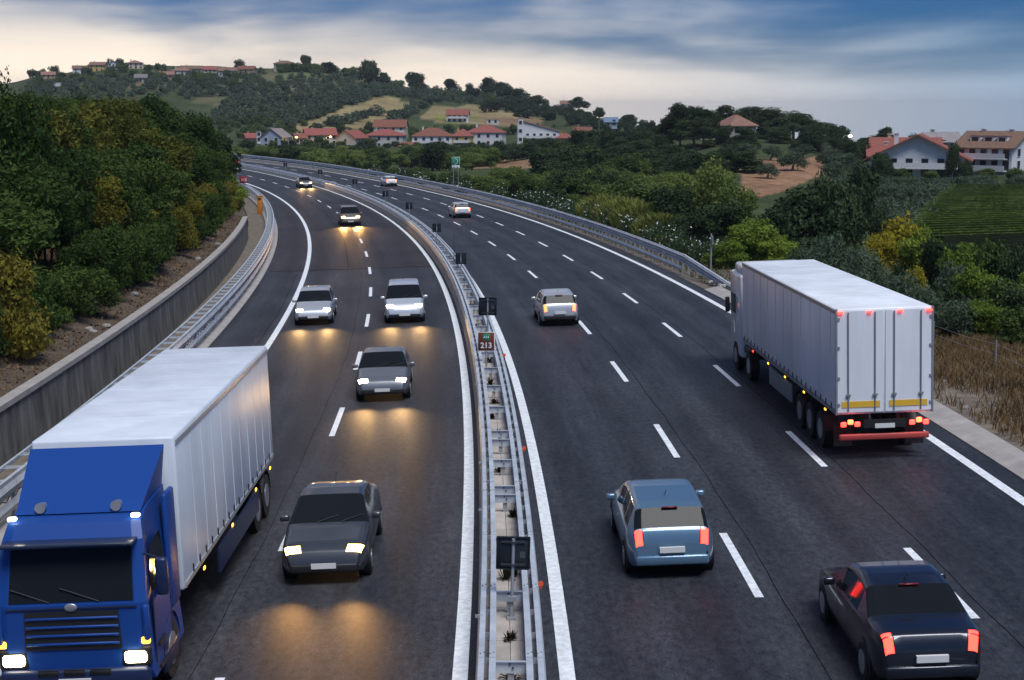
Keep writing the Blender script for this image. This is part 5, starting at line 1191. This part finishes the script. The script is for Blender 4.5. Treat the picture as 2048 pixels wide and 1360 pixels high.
for i in range(60): px = random.uniform(60, 520); crest('far_broad', px, 172 - 30 * math.exp(-((px - 250) / 170) ** 2) + random.uniform(-6, 22), random.uniform(10, 20), random.uniform(16, 28), 'small tree among the hilltop houses', 'trees among the hilltop houses')
for i in range(64): px = random.uniform(940, 1330); crest('far_oak', px, 202 + (px - 940) * .16 + random.uniform(-4, 20), random.uniform(14, 26), random.uniform(22, 38), 'dark tree on the wooded ridge falling to the right', 'trees on the falling ridge')
for i in range(46): px = random.uniform(500, 1060); crest('far_broad', px, random.uniform(266, 292), random.uniform(12, 24), random.uniform(18, 30), 'tree between the village houses', 'trees between the village houses', 800)
for i in range(34): px = random.uniform(850, 1040); crest('far_broad', px, 190 + (px - 850) * .06 + random.uniform(-2, 12), random.uniform(8, 14), random.uniform(16, 26), 'bush in the hedge below the ridge', 'ridge hedge bushes')
for i in range(70): px = random.uniform(400, 640); crest('far_broad', px, random.uniform(225, 285), random.uniform(9, 16), random.uniform(14, 24), 'scrubby tree on the lower left hillside', 'scrub on the lower left hillside')
for px, py in ((1060, 282), (1076, 280), (1108, 284)):       # palms before the terrace house
    g = on_ground(px, py, 400, 800) or at(px, py, 600); g.z = ground(g.x, g.y); root = empty('palm_tree', loc=g)
    tag(root, {1060: 'left palm in front of the terrace house', 1076: 'middle palm in front of the terrace house', 1108: 'right palm in front of the terrace house'}[px], 'tree')
    MB().tube([(0, 0, -.5), (.1, 0, 3), (0, 0, 6.0)], [.3, .22, .2], 7).build('trunk', M_BARK, root)
    mb = MB()
    for q in range(18):
        a = q * 2.4; el = .9 - (q % 3) * .55; pr_ = Vector((0, 0, 6.0)); d = Vector((math.cos(a) * math.cos(el), math.sin(a) * math.cos(el), math.sin(el)))
        for st in range(4):
            nx = pr_ + d * .75; sd = Vector((-math.sin(a), math.cos(a), 0)) * (.32 * (1 - st * .2)); mb.add([pr_ - sd, pr_ + sd, nx + sd * .75, nx - sd * .75], [(0, 1, 2, 3)]); pr_ = nx; d.z -= .38; d.normalize()
    mb.build('crown', LM['dark'], root)

# --- dry grass on the right bank, leaf litter on the left, weeds in the median
def blades(name, pts, hmin, hmax, wd, m, label, cat):
    P = np.array(pts); n = len(P); rng = RNG; a = rng.uniform(0, 6.28, n); h = rng.uniform(hmin, hmax, n); ln = h * rng.uniform(.2, .9, n); la = rng.uniform(0, 6.28, n)
    W_ = np.stack([np.cos(a) * wd, np.sin(a) * wd, 0 * a], 1) * rng.uniform(.6, 1.4, n)[:, None]; tip = P + np.stack([np.cos(la) * ln, np.sin(la) * ln, h], 1); mid = P + np.stack([np.cos(la) * ln * .35, np.sin(la) * ln * .35, h * .65], 1)
    org = P[0].copy(); V = np.concatenate([P - W_, P + W_, mid + W_ * .7, mid - W_ * .7, tip, tip], 0) - org; i = np.arange(n)
    V[4 * n:5 * n] += W_ * .15; V[5 * n:] -= W_ * .15
    F = np.concatenate([np.stack([i, i + n, i + 2 * n, i + 3 * n], 1), np.stack([i + 3 * n, i + 2 * n, i + 4 * n, i + 5 * n], 1)], 0)
    return tag(link(name, fast_mesh(name, V, F, m), loc=Vector(org)), label, cat, kind='stuff')
M_DRY = mat('dry_grass_blades', (0.185, 0.125, 0.062), .85, noise=(.6, .45), trans=.25, spec=.1); M_DRYG = mat('greenish_grass_blades', (0.10, 0.105, 0.04), .85, noise=(.6, .4), trans=.25, spec=.1)
pts = []
while len(pts) < 48000:
    s_ = random.uniform(24, 72); o = 13.5 + 7.5 * random.random() ** .8; q = rp(s_, o)
    if math.sin(s_ * .8) * math.sin(o * 1.4) + random.uniform(-.6, .9) < (0.25 if o < 14.6 else -.25): continue
    g = ground(q.x, q.y); vz = rp(s_, o).z + (.10 + .05 * (o - 13.3)) * min(1, max(0, (70 - s_) / 10)) - .04 if o < 16.5 else -99; pts.append((q.x, q.y, max(g, vz)))
blades('dry_grass', pts, .12, .50, .016, M_DRY, 'dry straw-coloured grass on the bank at the right', 'grass')
pts = []
while len(pts) < 7000:
    s_ = random.uniform(74, 150); o = random.uniform(13.2, 17); q = rp(s_, o); pts.append((q.x, q.y, max(ground(q.x, q.y), q.z - .07)))
blades('verge_grass', pts, .1, .45, .02, M_DRYG, 'green and rusty weeds under the right guardrail', 'grass')
pts = []
while len(pts) < 15000:
    s_ = random.uniform(24, 150); o = -14.5 - 4 * random.random(); q = rp(s_, o, float(bank_left(s_, o))); pts.append((q.x, q.y, q.z))
blades('leaf_litter', pts, .02, .10, .05, mat('litter_blades', (0.17, 0.115, 0.07), .9, noise=(.8, .5), spec=.1), 'brown dead grass and leaf litter above the retaining wall', 'litter')
M_STONE = mat('pale_stone', (0.30, 0.29, 0.27), .9, noise=(3, .3), bump=(12, .6), rnd=.3)
def stone_mesh(sd):
    bm = bmesh.new(); bmesh.ops.create_icosphere(bm, subdivisions=2, radius=1); r = random.Random(sd)
    for v in bm.verts: v.co *= 1 + .22 * math.sin(v.co.x * 3 + sd) * math.cos(v.co.y * 4 + sd) + r.uniform(-.07, .07)
    me = bpy.data.meshes.new('stone'); bm.to_mesh(me); bm.free(); me.materials.append(M_STONE); return me
SM = [stone_mesh(i) for i in range(4)]
for i, (s_, o, r) in enumerate([(random.uniform(38, 118), -14.7 - random.random() * 1.6, random.uniform(.08, .2)) for _ in range(9)]):
    q = rp(s_, o, float(bank_left(s_, o)) + r * .25); k = link('stone', SM[i % 4], loc=q, rz=random.uniform(0, 6), scale=(r * 1.3, r, r * .7)); tag(k, 'pale loose stone lying on the slope above the retaining wall', 'stone', 'stones above the wall')
for i, (s_, o, r) in enumerate([(random.uniform(72, 84), 13.2 + random.random() * .9, random.uniform(.12, .26)) for _ in range(7)] + [(random.uniform(28, 60), 13.6 + random.random() * 1.2, random.uniform(.05, .13)) for _ in range(22)]):
    q = rp(s_, o, r * .3 + .1); tag(link('stone', SM[i % 4], loc=q, rz=random.uniform(0, 6), scale=(r * 1.3, r, r * .7)), 'pale loose stone on the right-hand verge', 'stone', 'stones on the right verge')
M_WEED = mat('withered_weed', (0.030, 0.026, 0.014), .9, noise=(8, .4), trans=.15, spec=.1)
def weed(s_, o, h, r):
    rng = RNG; n = 46; mb = MB()
    for q in range(n):
        a = rng.uniform(0, 6.28); rr = r * rng.uniform(.2, 1); hh = h * rng.uniform(.25, 1); d = Vector((math.cos(a), math.sin(a), 0)); sd = Vector((-math.sin(a), math.cos(a), 0)) * .010
        b = d * rr * .25; m_ = d * rr * .7 + Vector((0, 0, hh * .6)); t = d * rr + Vector((0, 0, hh)); mb.add([b - sd, b + sd, m_ + sd * 1.8, m_ - sd * 1.8, t], [(0, 1, 2, 3), (3, 2, 4)])
    for q in range(26): a = rng.uniform(0, 6.28); rr = r * rng.uniform(0, .9); c = Vector((math.cos(a) * rr, math.sin(a) * rr, .01 + rng.uniform(0, .05))); e = rng.uniform(.02, .05); mb.add([c + Vector((-e, 0, 0)), c + Vector((0, -e * .7, .01)), c + Vector((e, 0, 0)), c + Vector((0, e * .7, .01))], [(0, 1, 2, 3)])
    me = mb.mesh('weed', M_WEED, fixn=False); tag(link('weed', me, loc=rp(s_, o, PZ + .004, OC - .01)), 'dark withered weed growing from a joint inside the central barrier', 'weed', 'weeds in the median')
for s_, o, h, r in ((21.0, .02, .06, .22), (22.7, 0, .10, .20), (24.5, .0, .18, .15), (27.9, -.05, .32, .20), (28.1, .12, .25, .14), (29.7, .1, .2, .1), (32.5, .16, .2, .16), (36.8, -.06, .22, .2), (41.5, 0, .12, .22), (43.6, -.15, .2, .15), (46.0, 0, .2, .22), (49.4, -.04, .3, .2), (54, .05, .3, .22), (58, 0, .35, .2), (63, -.1, .3, .2), (70, 0, .35, .25)): weed(s_, OC + o, h, r)

# ------------------------------------------------------------------ houses
def tile(name, col):
    """tiled roof: rows of tiles as fine relief, far away"""
    return mat(name, col, .85, noise=(2.0, .35, (1, 1, 1)), bump=(5, .6), rnd=.22)
TR, TB, TG = tile('red_tiles', (.22, .075, .050)), tile('brown_tiles', (.22, .12, .085)), tile('grey_tiles', (.22, .20, .20))
WALLS = {'white': (.66, .67, .68), 'cream': (.56, .48, .36), 'yellow': (.58, .38, .10), 'grey': (.36, .37, .39), 'stone': (.36, .33, .29), 'bluegrey': (.33, .38, .46), 'peach': (.55, .34, .22), 'offwhite': (.52, .51, .49)}
M_PANE = mat('window_pane', (.018, .022, .03), .15); M_SHUT = mat('brown_shutter', (.07, .035, .02), .7); M_RAILM = mat('balcony_white', (.58, .59, .60), .7)
def hwall(c): return mat(c + '_render', WALLS[c], .85, noise=(.8, .12), rnd=.05)
def house(name, pos, w_, d_, h, rz, wallc, roofm, label, roof='gable_x', rh=None, ov=.5, cols=4, rows=2, balcony=(), chimneys=1, cat='house', side=2, door=True, dormers=0):
    """front faces local -y; roof: gable_x (ridge across), gable_y (gable to the front), hip, shed, flat"""
    r = empty(name, loc=pos); r.rotation_euler = (0, 0, rz); tag(r, label, cat); rh = rh if rh is not None else d_ * .22; W_ = hwall(wallc); b0 = -1.5
    mb = MB(); mb.box((0, 0, (h + b0) / 2), (w_, d_, h - b0))
    if roof == 'gable_x':
        for sx in (-1, 1): mb.prism([(-d_ / 2, h), (d_ / 2, h), (0, h + rh)], 'x', sx * w_ / 2 - (.12 if sx > 0 else 0), sx * w_ / 2 + (.12 if sx < 0 else 0))
    if roof == 'gable_y':
        for sx in (-1, 1): mb.prism([(-w_ / 2, h), (w_ / 2, h), (0, h + rh)], 'y', sx * d_ / 2 - (.12 if sx > 0 else 0), sx * d_ / 2 + (.12 if sx < 0 else 0))
    if roof == 'shed': mb.prism([(-w_ / 2, h), (w_ / 2, h), (-w_ / 2, h + rh)], 'y', -d_ / 2, d_ / 2)
    mb.build('wall', W_, r); t = .22; ro = MB(); W2, D2 = w_ / 2 + ov, d_ / 2 + ov
    if roof == 'gable_x':
        k = rh / (d_ / 2); z0 = h - ov * k
        for sy in (-1, 1): ro.add([(-W2, sy * D2, z0), (W2, sy * D2, z0), (W2, 0, h + rh), (-W2, 0, h + rh), (-W2, sy * D2, z0 + t), (W2, sy * D2, z0 + t), (W2, 0, h + rh + t), (-W2, 0, h + rh + t)], [(0, 1, 2, 3), (4, 5, 6, 7), (0, 1, 5, 4), (1, 2, 6, 5), (3, 0, 4, 7)])
    elif roof == 'gable_y':
        k = rh / (w_ / 2); z0 = h - ov * k
        for sx in (-1, 1): ro.add([(sx * W2, -D2, z0), (sx * W2, D2, z0), (0, D2, h + rh), (0, -D2, h + rh), (sx * W2, -D2, z0 + t), (sx * W2, D2, z0 + t), (0, D2, h + rh + t), (0, -D2, h + rh + t)], [(0, 1, 2, 3), (4, 5, 6, 7), (0, 1, 5, 4), (1, 2, 6, 5), (3, 0, 4, 7)])
    elif roof == 'hip':
        q = max(0.1, W2 - D2) if W2 > D2 else 0.1; qy = max(0.1, D2 - W2) if D2 > W2 else 0.0
        ro.add([(-W2, -D2, h), (W2, -D2, h), (W2, D2, h), (-W2, D2, h), (-q, -qy, h + rh), (q, -qy, h + rh), (q, qy, h + rh), (-q, qy, h + rh), (-W2, -D2, h - .15), (W2, -D2, h - .15), (W2, D2, h - .15), (-W2, D2, h - .15)],
               [(0, 1, 5, 4), (1, 2, 6, 5), (2, 3, 7, 6), (3, 0, 4, 7), (4, 5, 6, 7), (8, 9, 10, 11), (0, 1, 9, 8), (1, 2, 10, 9), (2, 3, 11, 10), (3, 0, 8, 11)])
    elif roof == 'shed':
        ro.add([(-W2, -D2, h + rh + .1), (W2, -D2, h + .0), (W2, D2, h + .0), (-W2, D2, h + rh + .1), (-W2, -D2, h + rh + .32), (W2, -D2, h + .22), (W2, D2, h + .22), (-W2, D2, h + rh + .32)], [(0, 1, 2, 3), (4, 5, 6, 7), (0, 1, 5, 4), (1, 2, 6, 5), (2, 3, 7, 6), (3, 0, 4, 7)])
    else: ro.box((0, 0, h + .15), (w_ + .3, d_ + .3, .3))
    rf = ro.build('roof', roofm, r)
    for i in range(chimneys): cx = w_ * (-.25 + .5 * i); ch = MB(); ch.box((cx, .1, h + rh * .8), (.7, .7, 2.0)); ch.box((cx, .1, h + rh * .8 + 1.05), (.95, .95, .14)); ch.build('chimney', W_, rf)
    for i in range(dormers):
        cx = w_ * (-.36 + .72 * (i + .5) / dormers); dm = MB(); dm.box((cx, -d_ * .27, h + rh * .52), (1.9, 1.6, 1.1)); do_ = dm.build('dormer', W_, rf); MB().box((cx, -d_ * .27 - .82, h + rh * .52), (1.2, .06, .7)).build('pane', M_PANE, do_); MB().box((cx, -d_ * .27, h + rh * .52 + .62), (2.2, 1.9, .12)).build('dormer_roof', roofm, do_)
    fh = h / max(rows, 1)
    def window(x, y, z, ww, wh, along_x):
        fr = MB(); fr.box((x, y, z), (ww + .24, .10, wh + .24) if along_x else (.10, ww + .24, wh + .24)); o = fr.build('window', M_RAILM, r); e = -.06 if along_x else .06
        MB().box((x, y + (e if along_x else 0), z) if along_x else (x + math.copysign(.06, x), y, z), (ww, .03, wh) if along_x else (.03, ww, wh)).build('pane', M_PANE, o)
    for q in range(rows):
        z = fh * q + fh * .55; tall = (q in balcony)
        for i in range(cols):
            x = w_ * (-.5 + (i + .5) / cols)
            if door and q == 0 and i == cols // 2: MB().box((x, -d_ / 2 - .05, 1.1), (1.2, .12, 2.2)).build('door', M_SHUT, r); continue
            window(x, -d_ / 2 - .04, z - (.25 if tall else 0), 1.15, 1.95 if tall else 1.35, True)
        for sx in (-1, 1):
            for i in range(side): window(sx * (w_ / 2 + .04), d_ * (-.5 + (i + .5) / side), z, 1.1, 1.3, False)
        if tall:
            bl = MB(); bl.box((0, -d_ / 2 - .75, fh * q + .05), (w_ * .86, 1.5, .18)); b_ = bl.build('balcony', M_RAILM, r); MB().box((0, -d_ / 2 - 1.46, fh * q + .60), (w_ * .86, .07, .85)).build('balustrade', M_RAILM, b_)
    return r
def hp(px, py, D):
    p = at(px, py, D); return p
def face(px): return -az_of(px)                                   # turned towards the road's near end
HS = 4.72
def vh(px, ybase, wpx, hpx, D, wallc, roofm, label, rot=0, dep=9, **k):
    sc_ = D / FPX; p = at(px, ybase, D); return house(k.pop('name', 'house'), p, wpx * sc_, dep, hpx * sc_, face(px) + rot, wallc, roofm, label, **k)
# village
vh(503, 292, 26, 16, 640, 'peach', TR, 'low red-roofed house at the left end of the village beside the trees', .2, 8, roof='gable_x', rows=1, cols=3)
vh(518, 284, 8, 20, 630, 'white', TG, 'narrow white tower-like building at the left of the village', 0, 3, roof='flat', rows=2, cols=1, chimneys=0, side=1, door=False)
vh(553, 296, 42, 22, 620, 'bluegrey', TG, 'blue-grey gabled house with a grey roof in the village', -.35, 12, roof='gable_y', rh=3.2, rows=2, cols=2)
vh(601, 290, 22, 14, 650, 'cream', TR, 'low cream house behind the left street lamp', .1, 8, rows=1, cols=3)
vh(640, 290, 60, 20, 660, 'cream', TR, 'red-roofed house behind the village tree and right street lamp', .15, 10, roof='gable_x', rh=2.6, rows=2, cols=5)
vh(704, 298, 46, 22, 625, 'grey', TR, 'plain grey gabled house with red roof left of the big cream house', -.5, 11, roof='gable_y', rh=3, rows=2, cols=1, door=False)
vh(782, 276, 62, 22, 680, 'cream', TR, 'tall cream house with terraces, highest in the village centre', -.12, 12, roof='gable_x', rh=3.0, rows=2, cols=4, balcony=(1,), chimneys=2)
vh(772, 296, 74, 25, 640, 'offwhite', TR, 'off-white house with wide red roof in front of the tall cream house', -.15, 12, roof='hip', rh=2.6, rows=2, cols=4)
vh(866, 300, 78, 28, 620, 'white', TR, 'long white two-storey house with red roof and balconies', -.08, 12, roof='hip', rh=3.3, rows=2, cols=5, balcony=(1,), chimneys=1)
vh(926, 298, 36, 26, 622, 'yellow', TR, 'yellow end house joined to the long white one', -.1, 12, roof='hip', rh=2.8, rows=2, cols=2, balcony=(1,))
vh(812, 300, 44, 8, 610, 'cream', TR, 'low outbuilding with red roof below the off-white house', 0, 6, rows=1, cols=3, chimneys=0)
vh(972, 292, 72, 27, 632, 'white', TR, 'white house with a red hipped roof left of the terrace house', -.15, 13, roof='hip', rh=3.2, rows=2, cols=4, chimneys=1)
vh(916, 244, 42, 14, 760, 'white', TR, 'small white house alone on the slope above the village', -.1, 9, roof='gable_x', rh=2.6, rows=2, cols=4, balcony=(1,))
vh(985, 246, 24, 6, 760, 'offwhite', TG, 'low white hut with arched wall beside the lone white house', 0, 5, roof='flat', rows=1, cols=2, chimneys=0, door=False)
vh(1082, 286, 92, 20, 640, 'white', TB, 'long white terrace house under a sloping brown roof', 0, 13, roof='shed', rh=5.5, rows=2, cols=7, balcony=(1,), chimneys=0)
vh(1041, 288, 9, 50, 622, 'white', TG, 'tall white stair tower at the left end of the terrace house', 0, 3, roof='flat', rows=3, cols=1, chimneys=0, side=1, door=False)
vh(1130, 290, 30, 14, 620, 'yellow', TR, 'small yellow house with red roof at the right end of the village', -.2, 8, roof='hip', rh=2, rows=1, cols=3)
vh(1165, 272, 34, 8, 600, 'peach', TR, 'low house with pale red roof half hidden by trees', 0, 8, rows=1, cols=3)
vh(1132, 215, 22, 7, 900, 'offwhite', TB, 'small house beside the round pine on the ridge', 0, 8, rows=1, cols=2)
vh(1222, 250, 24, 6, 620, 'bluegrey', mat('blue_sheet_roof', (.13, .20, .30), .6), 'small hut with a blue roof on the wooded ridge', 0, 8, rows=1, cols=2, chimneys=0)
# hilltop
for px, yb, wp, hpx, wc, rm, lab, rf in ((97, 154, 24, 6, 'peach', TB, 'leftmost small house on the hilltop', 'gable_x'), (165, 146, 34, 10, 'white', TB, 'white hilltop house left of the yellow one', 'gable_x'), (197, 142, 28, 13, 'yellow', TB, 'yellow hilltop house with brown roof', 'gable_x'), (226, 137, 20, 10, 'white', TB, 'white gabled hilltop house right of the yellow one', 'gable_y'), (270, 136, 28, 11, 'cream', TB, 'brown-roofed hilltop house on the skyline', 'hip'),
                               (108, 172, 52, 8, 'white', TG, 'long low white building on the hillside at the left', 'flat'), (283, 163, 22, 9, 'grey', TG, 'small grey house below the hilltop', 'gable_x'), (330, 157, 36, 9, 'peach', TB, 'pinkish house on the hilltop terrace', 'gable_x'), (362, 151, 40, 11, 'offwhite', TB, 'off-white hilltop house with wide brown roof', 'hip'), (384, 145, 40, 9, 'stone', TB, 'stone house at the back of the hilltop terrace', 'gable_x'), (421, 149, 24, 11, 'cream', TR, 'cream hilltop house with red roof', 'gable_x'), (452, 150, 26, 10, 'offwhite', TB, 'pale cottage on the hilltop', 'gable_x'),
                               (474, 149, 26, 9, 'white', TB, 'white cottage left of the orange one on the hilltop', 'gable_x'), (494, 148, 30, 11, 'peach', TR, 'orange cottage with a red roof on the hilltop', 'gable_x'), (570, 141, 40, 15, 'stone', TB, 'large brown villa on the summit', 'hip')):
    g = on_ground(px, yb + 1, 600, 1500); D = math.hypot(g.x, g.y) if g else 1100
    vh(px, yb + 2, wp, hpx, D - 6, wc, rm, lab, random.uniform(-.25, .25), 9, roof=rf, rows=1 if hpx < 10 else 2, cols=3, chimneys=1 if rf != 'flat' else 0, ov=.6)
# right side
vh(1470, 290, 56, 38, 348, 'stone', TB, 'old stone villa with hipped brown roof among the pines', .45, 8, roof='hip', rh=2.4, rows=2, cols=2, chimneys=0, name='villa')
ch = vh(1836, 356, 172, 40, 278, 'white', TR, 'white chalet-style house with a big red gabled roof and long balcony', -.05, 11, roof='gable_y', rh=3.9, ov=1.3, rows=2, cols=6, balcony=(1,), chimneys=1, name='chalet_house')
vh(1800, 322, 110, 12, 290, 'offwhite', TR, 'red-roofed rear wing left of the chalet gable', .05, 9, roof='gable_x', rh=1.6, ov=1.0, rows=1, cols=5, chimneys=1, name='house')
vh(1810, 306, 120, 14, 300, 'cream', TR, 'upper house with red roof directly behind the chalet', 0, 9, roof='gable_x', rh=1.4, ov=.8, rows=1, cols=5, chimneys=2, name='house')
vh(1880, 300, 60, 16, 330, 'stone', TG, 'grey-roofed house behind the chalet', .1, 9, roof='gable_x', rh=1.8, rows=1, cols=3)
vh(1992, 340, 110, 44, 288, 'white', TB, 'long white three-storey house with dormers and balconies at the right edge', -.42, 11, roof='gable_x', rh=2.6, ov=.7, rows=2, cols=5, balcony=(0, 1), chimneys=2, dormers=3, name='house', door=False)
for i in range(38):
    px = random.uniform(520, 1150); T(random.choice(('oak', 'broad', 'broad')), px, random.uniform(560, 600), random.uniform(277, 290), random.uniform(16, 30), 'tree standing in front of the village houses', 'trees in front of the village')
for px, D, yt, wp, lab in ((1800, 262, 334, 46, 'green tree in front of the left part of the chalet'), (1862, 258, 340, 40, 'green tree in front of the right part of the chalet'), (1772, 258, 312, 40, 'dark tree at the left corner of the chalet'), (1932, 262, 318, 40, 'dark tree at the corner of the long white house'), (1975, 266, 334, 44, 'green tree in front of the long white house'), (2030, 262, 330, 44, 'green tree at the right end of the long white house'), (1215, 598, 246, 26, 'dark tree in front of the blue-roofed hut')): T('broad' if 'green' in lab else 'oak', px, D, yt, wp, lab)
# street lamps
def street_lamp(px, ybase, ytop, D, label, col=None, power=0, arm=1.4):
    p = at(px, ybase, D); h = at(px, ytop, D).z - p.z; r = empty('street_lamp', loc=p); tag(r, label, 'street lamp'); MB().tube([(0, 0, -1), (0, 0, h - .3), (arm * .3, 0, h), (arm, 0, h + .1)], [.10, .07, .05, .05], 6).build('pole', M_ZINCD, r)
    hd_ = MB(); hd_.rbox((arm + .25, 0, h + .1), (.75, .30, .14), .04, 1); hd_.build('lamp_head', M_ZINCD, r)
    if col: MB().ball((arm + .25, 0, h - .08), (.42, .32, .26), 8, 5).build('lamp_globe', mat('street_lamp_lit_%d' % int(col[2] * 100), (.9, .8, .6), .3, emit=(col, 30.0)), r)
    if power:
        ld = bpy.data.lights.new('street_light', 'POINT'); ld.energy = power; ld.color = col; ld.shadow_soft_size = .3; lo = bpy.data.objects.new('street_light', ld); COL.objects.link(lo); lo.parent = r; lo.location = (arm + .25, -.2, h - .7)
street_lamp(585, 290, 274, 612, 'lit orange street lamp at the left of the village', (1.0, .50, .06), 900); street_lamp(653, 290, 273, 612, 'lit orange street lamp at the red-roofed village house', (1.0, .55, .08), 900)
street_lamp(1686, 292, 271, 360, 'lit white street lamp on the skyline right of the pines', (.95, .95, 1.0), 0); street_lamp(1752, 300, 272, 330, 'unlit street lamp on the skyline beside the lone pine', None, 0, -1.4)
street_lamp(1170, 270, 252, 600, 'unlit lamp post by the half-hidden house', None, 0); street_lamp(1198, 262, 240, 600, 'slim lamp post on the wooded ridge', None, 0)

# ------------------------------------------------------------------ evening haze over the valley
hm = bpy.data.materials.new('haze'); hm.use_nodes = True; ht = hm.node_tree; ht.nodes.clear()
ho = ht.nodes.new('ShaderNodeOutputMaterial'); hv = ht.nodes.new('ShaderNodeVolumePrincipled'); ht.links.new(hv.outputs[0], ho.inputs['Volume'])
hv.inputs['Color'].default_value = (0.88, 0.93, 1.0, 1); hv.inputs['Density'].default_value = 0.00010; hv.inputs['Anisotropy'].default_value = 0.2
hb = MB(); hb.box((0, 0, (70 - 312) / 2), (18400, 18400, 70 + 312)); tag(hb.build('haze', hm), 'thin evening haze lying over the valley', 'haze', kind='stuff')
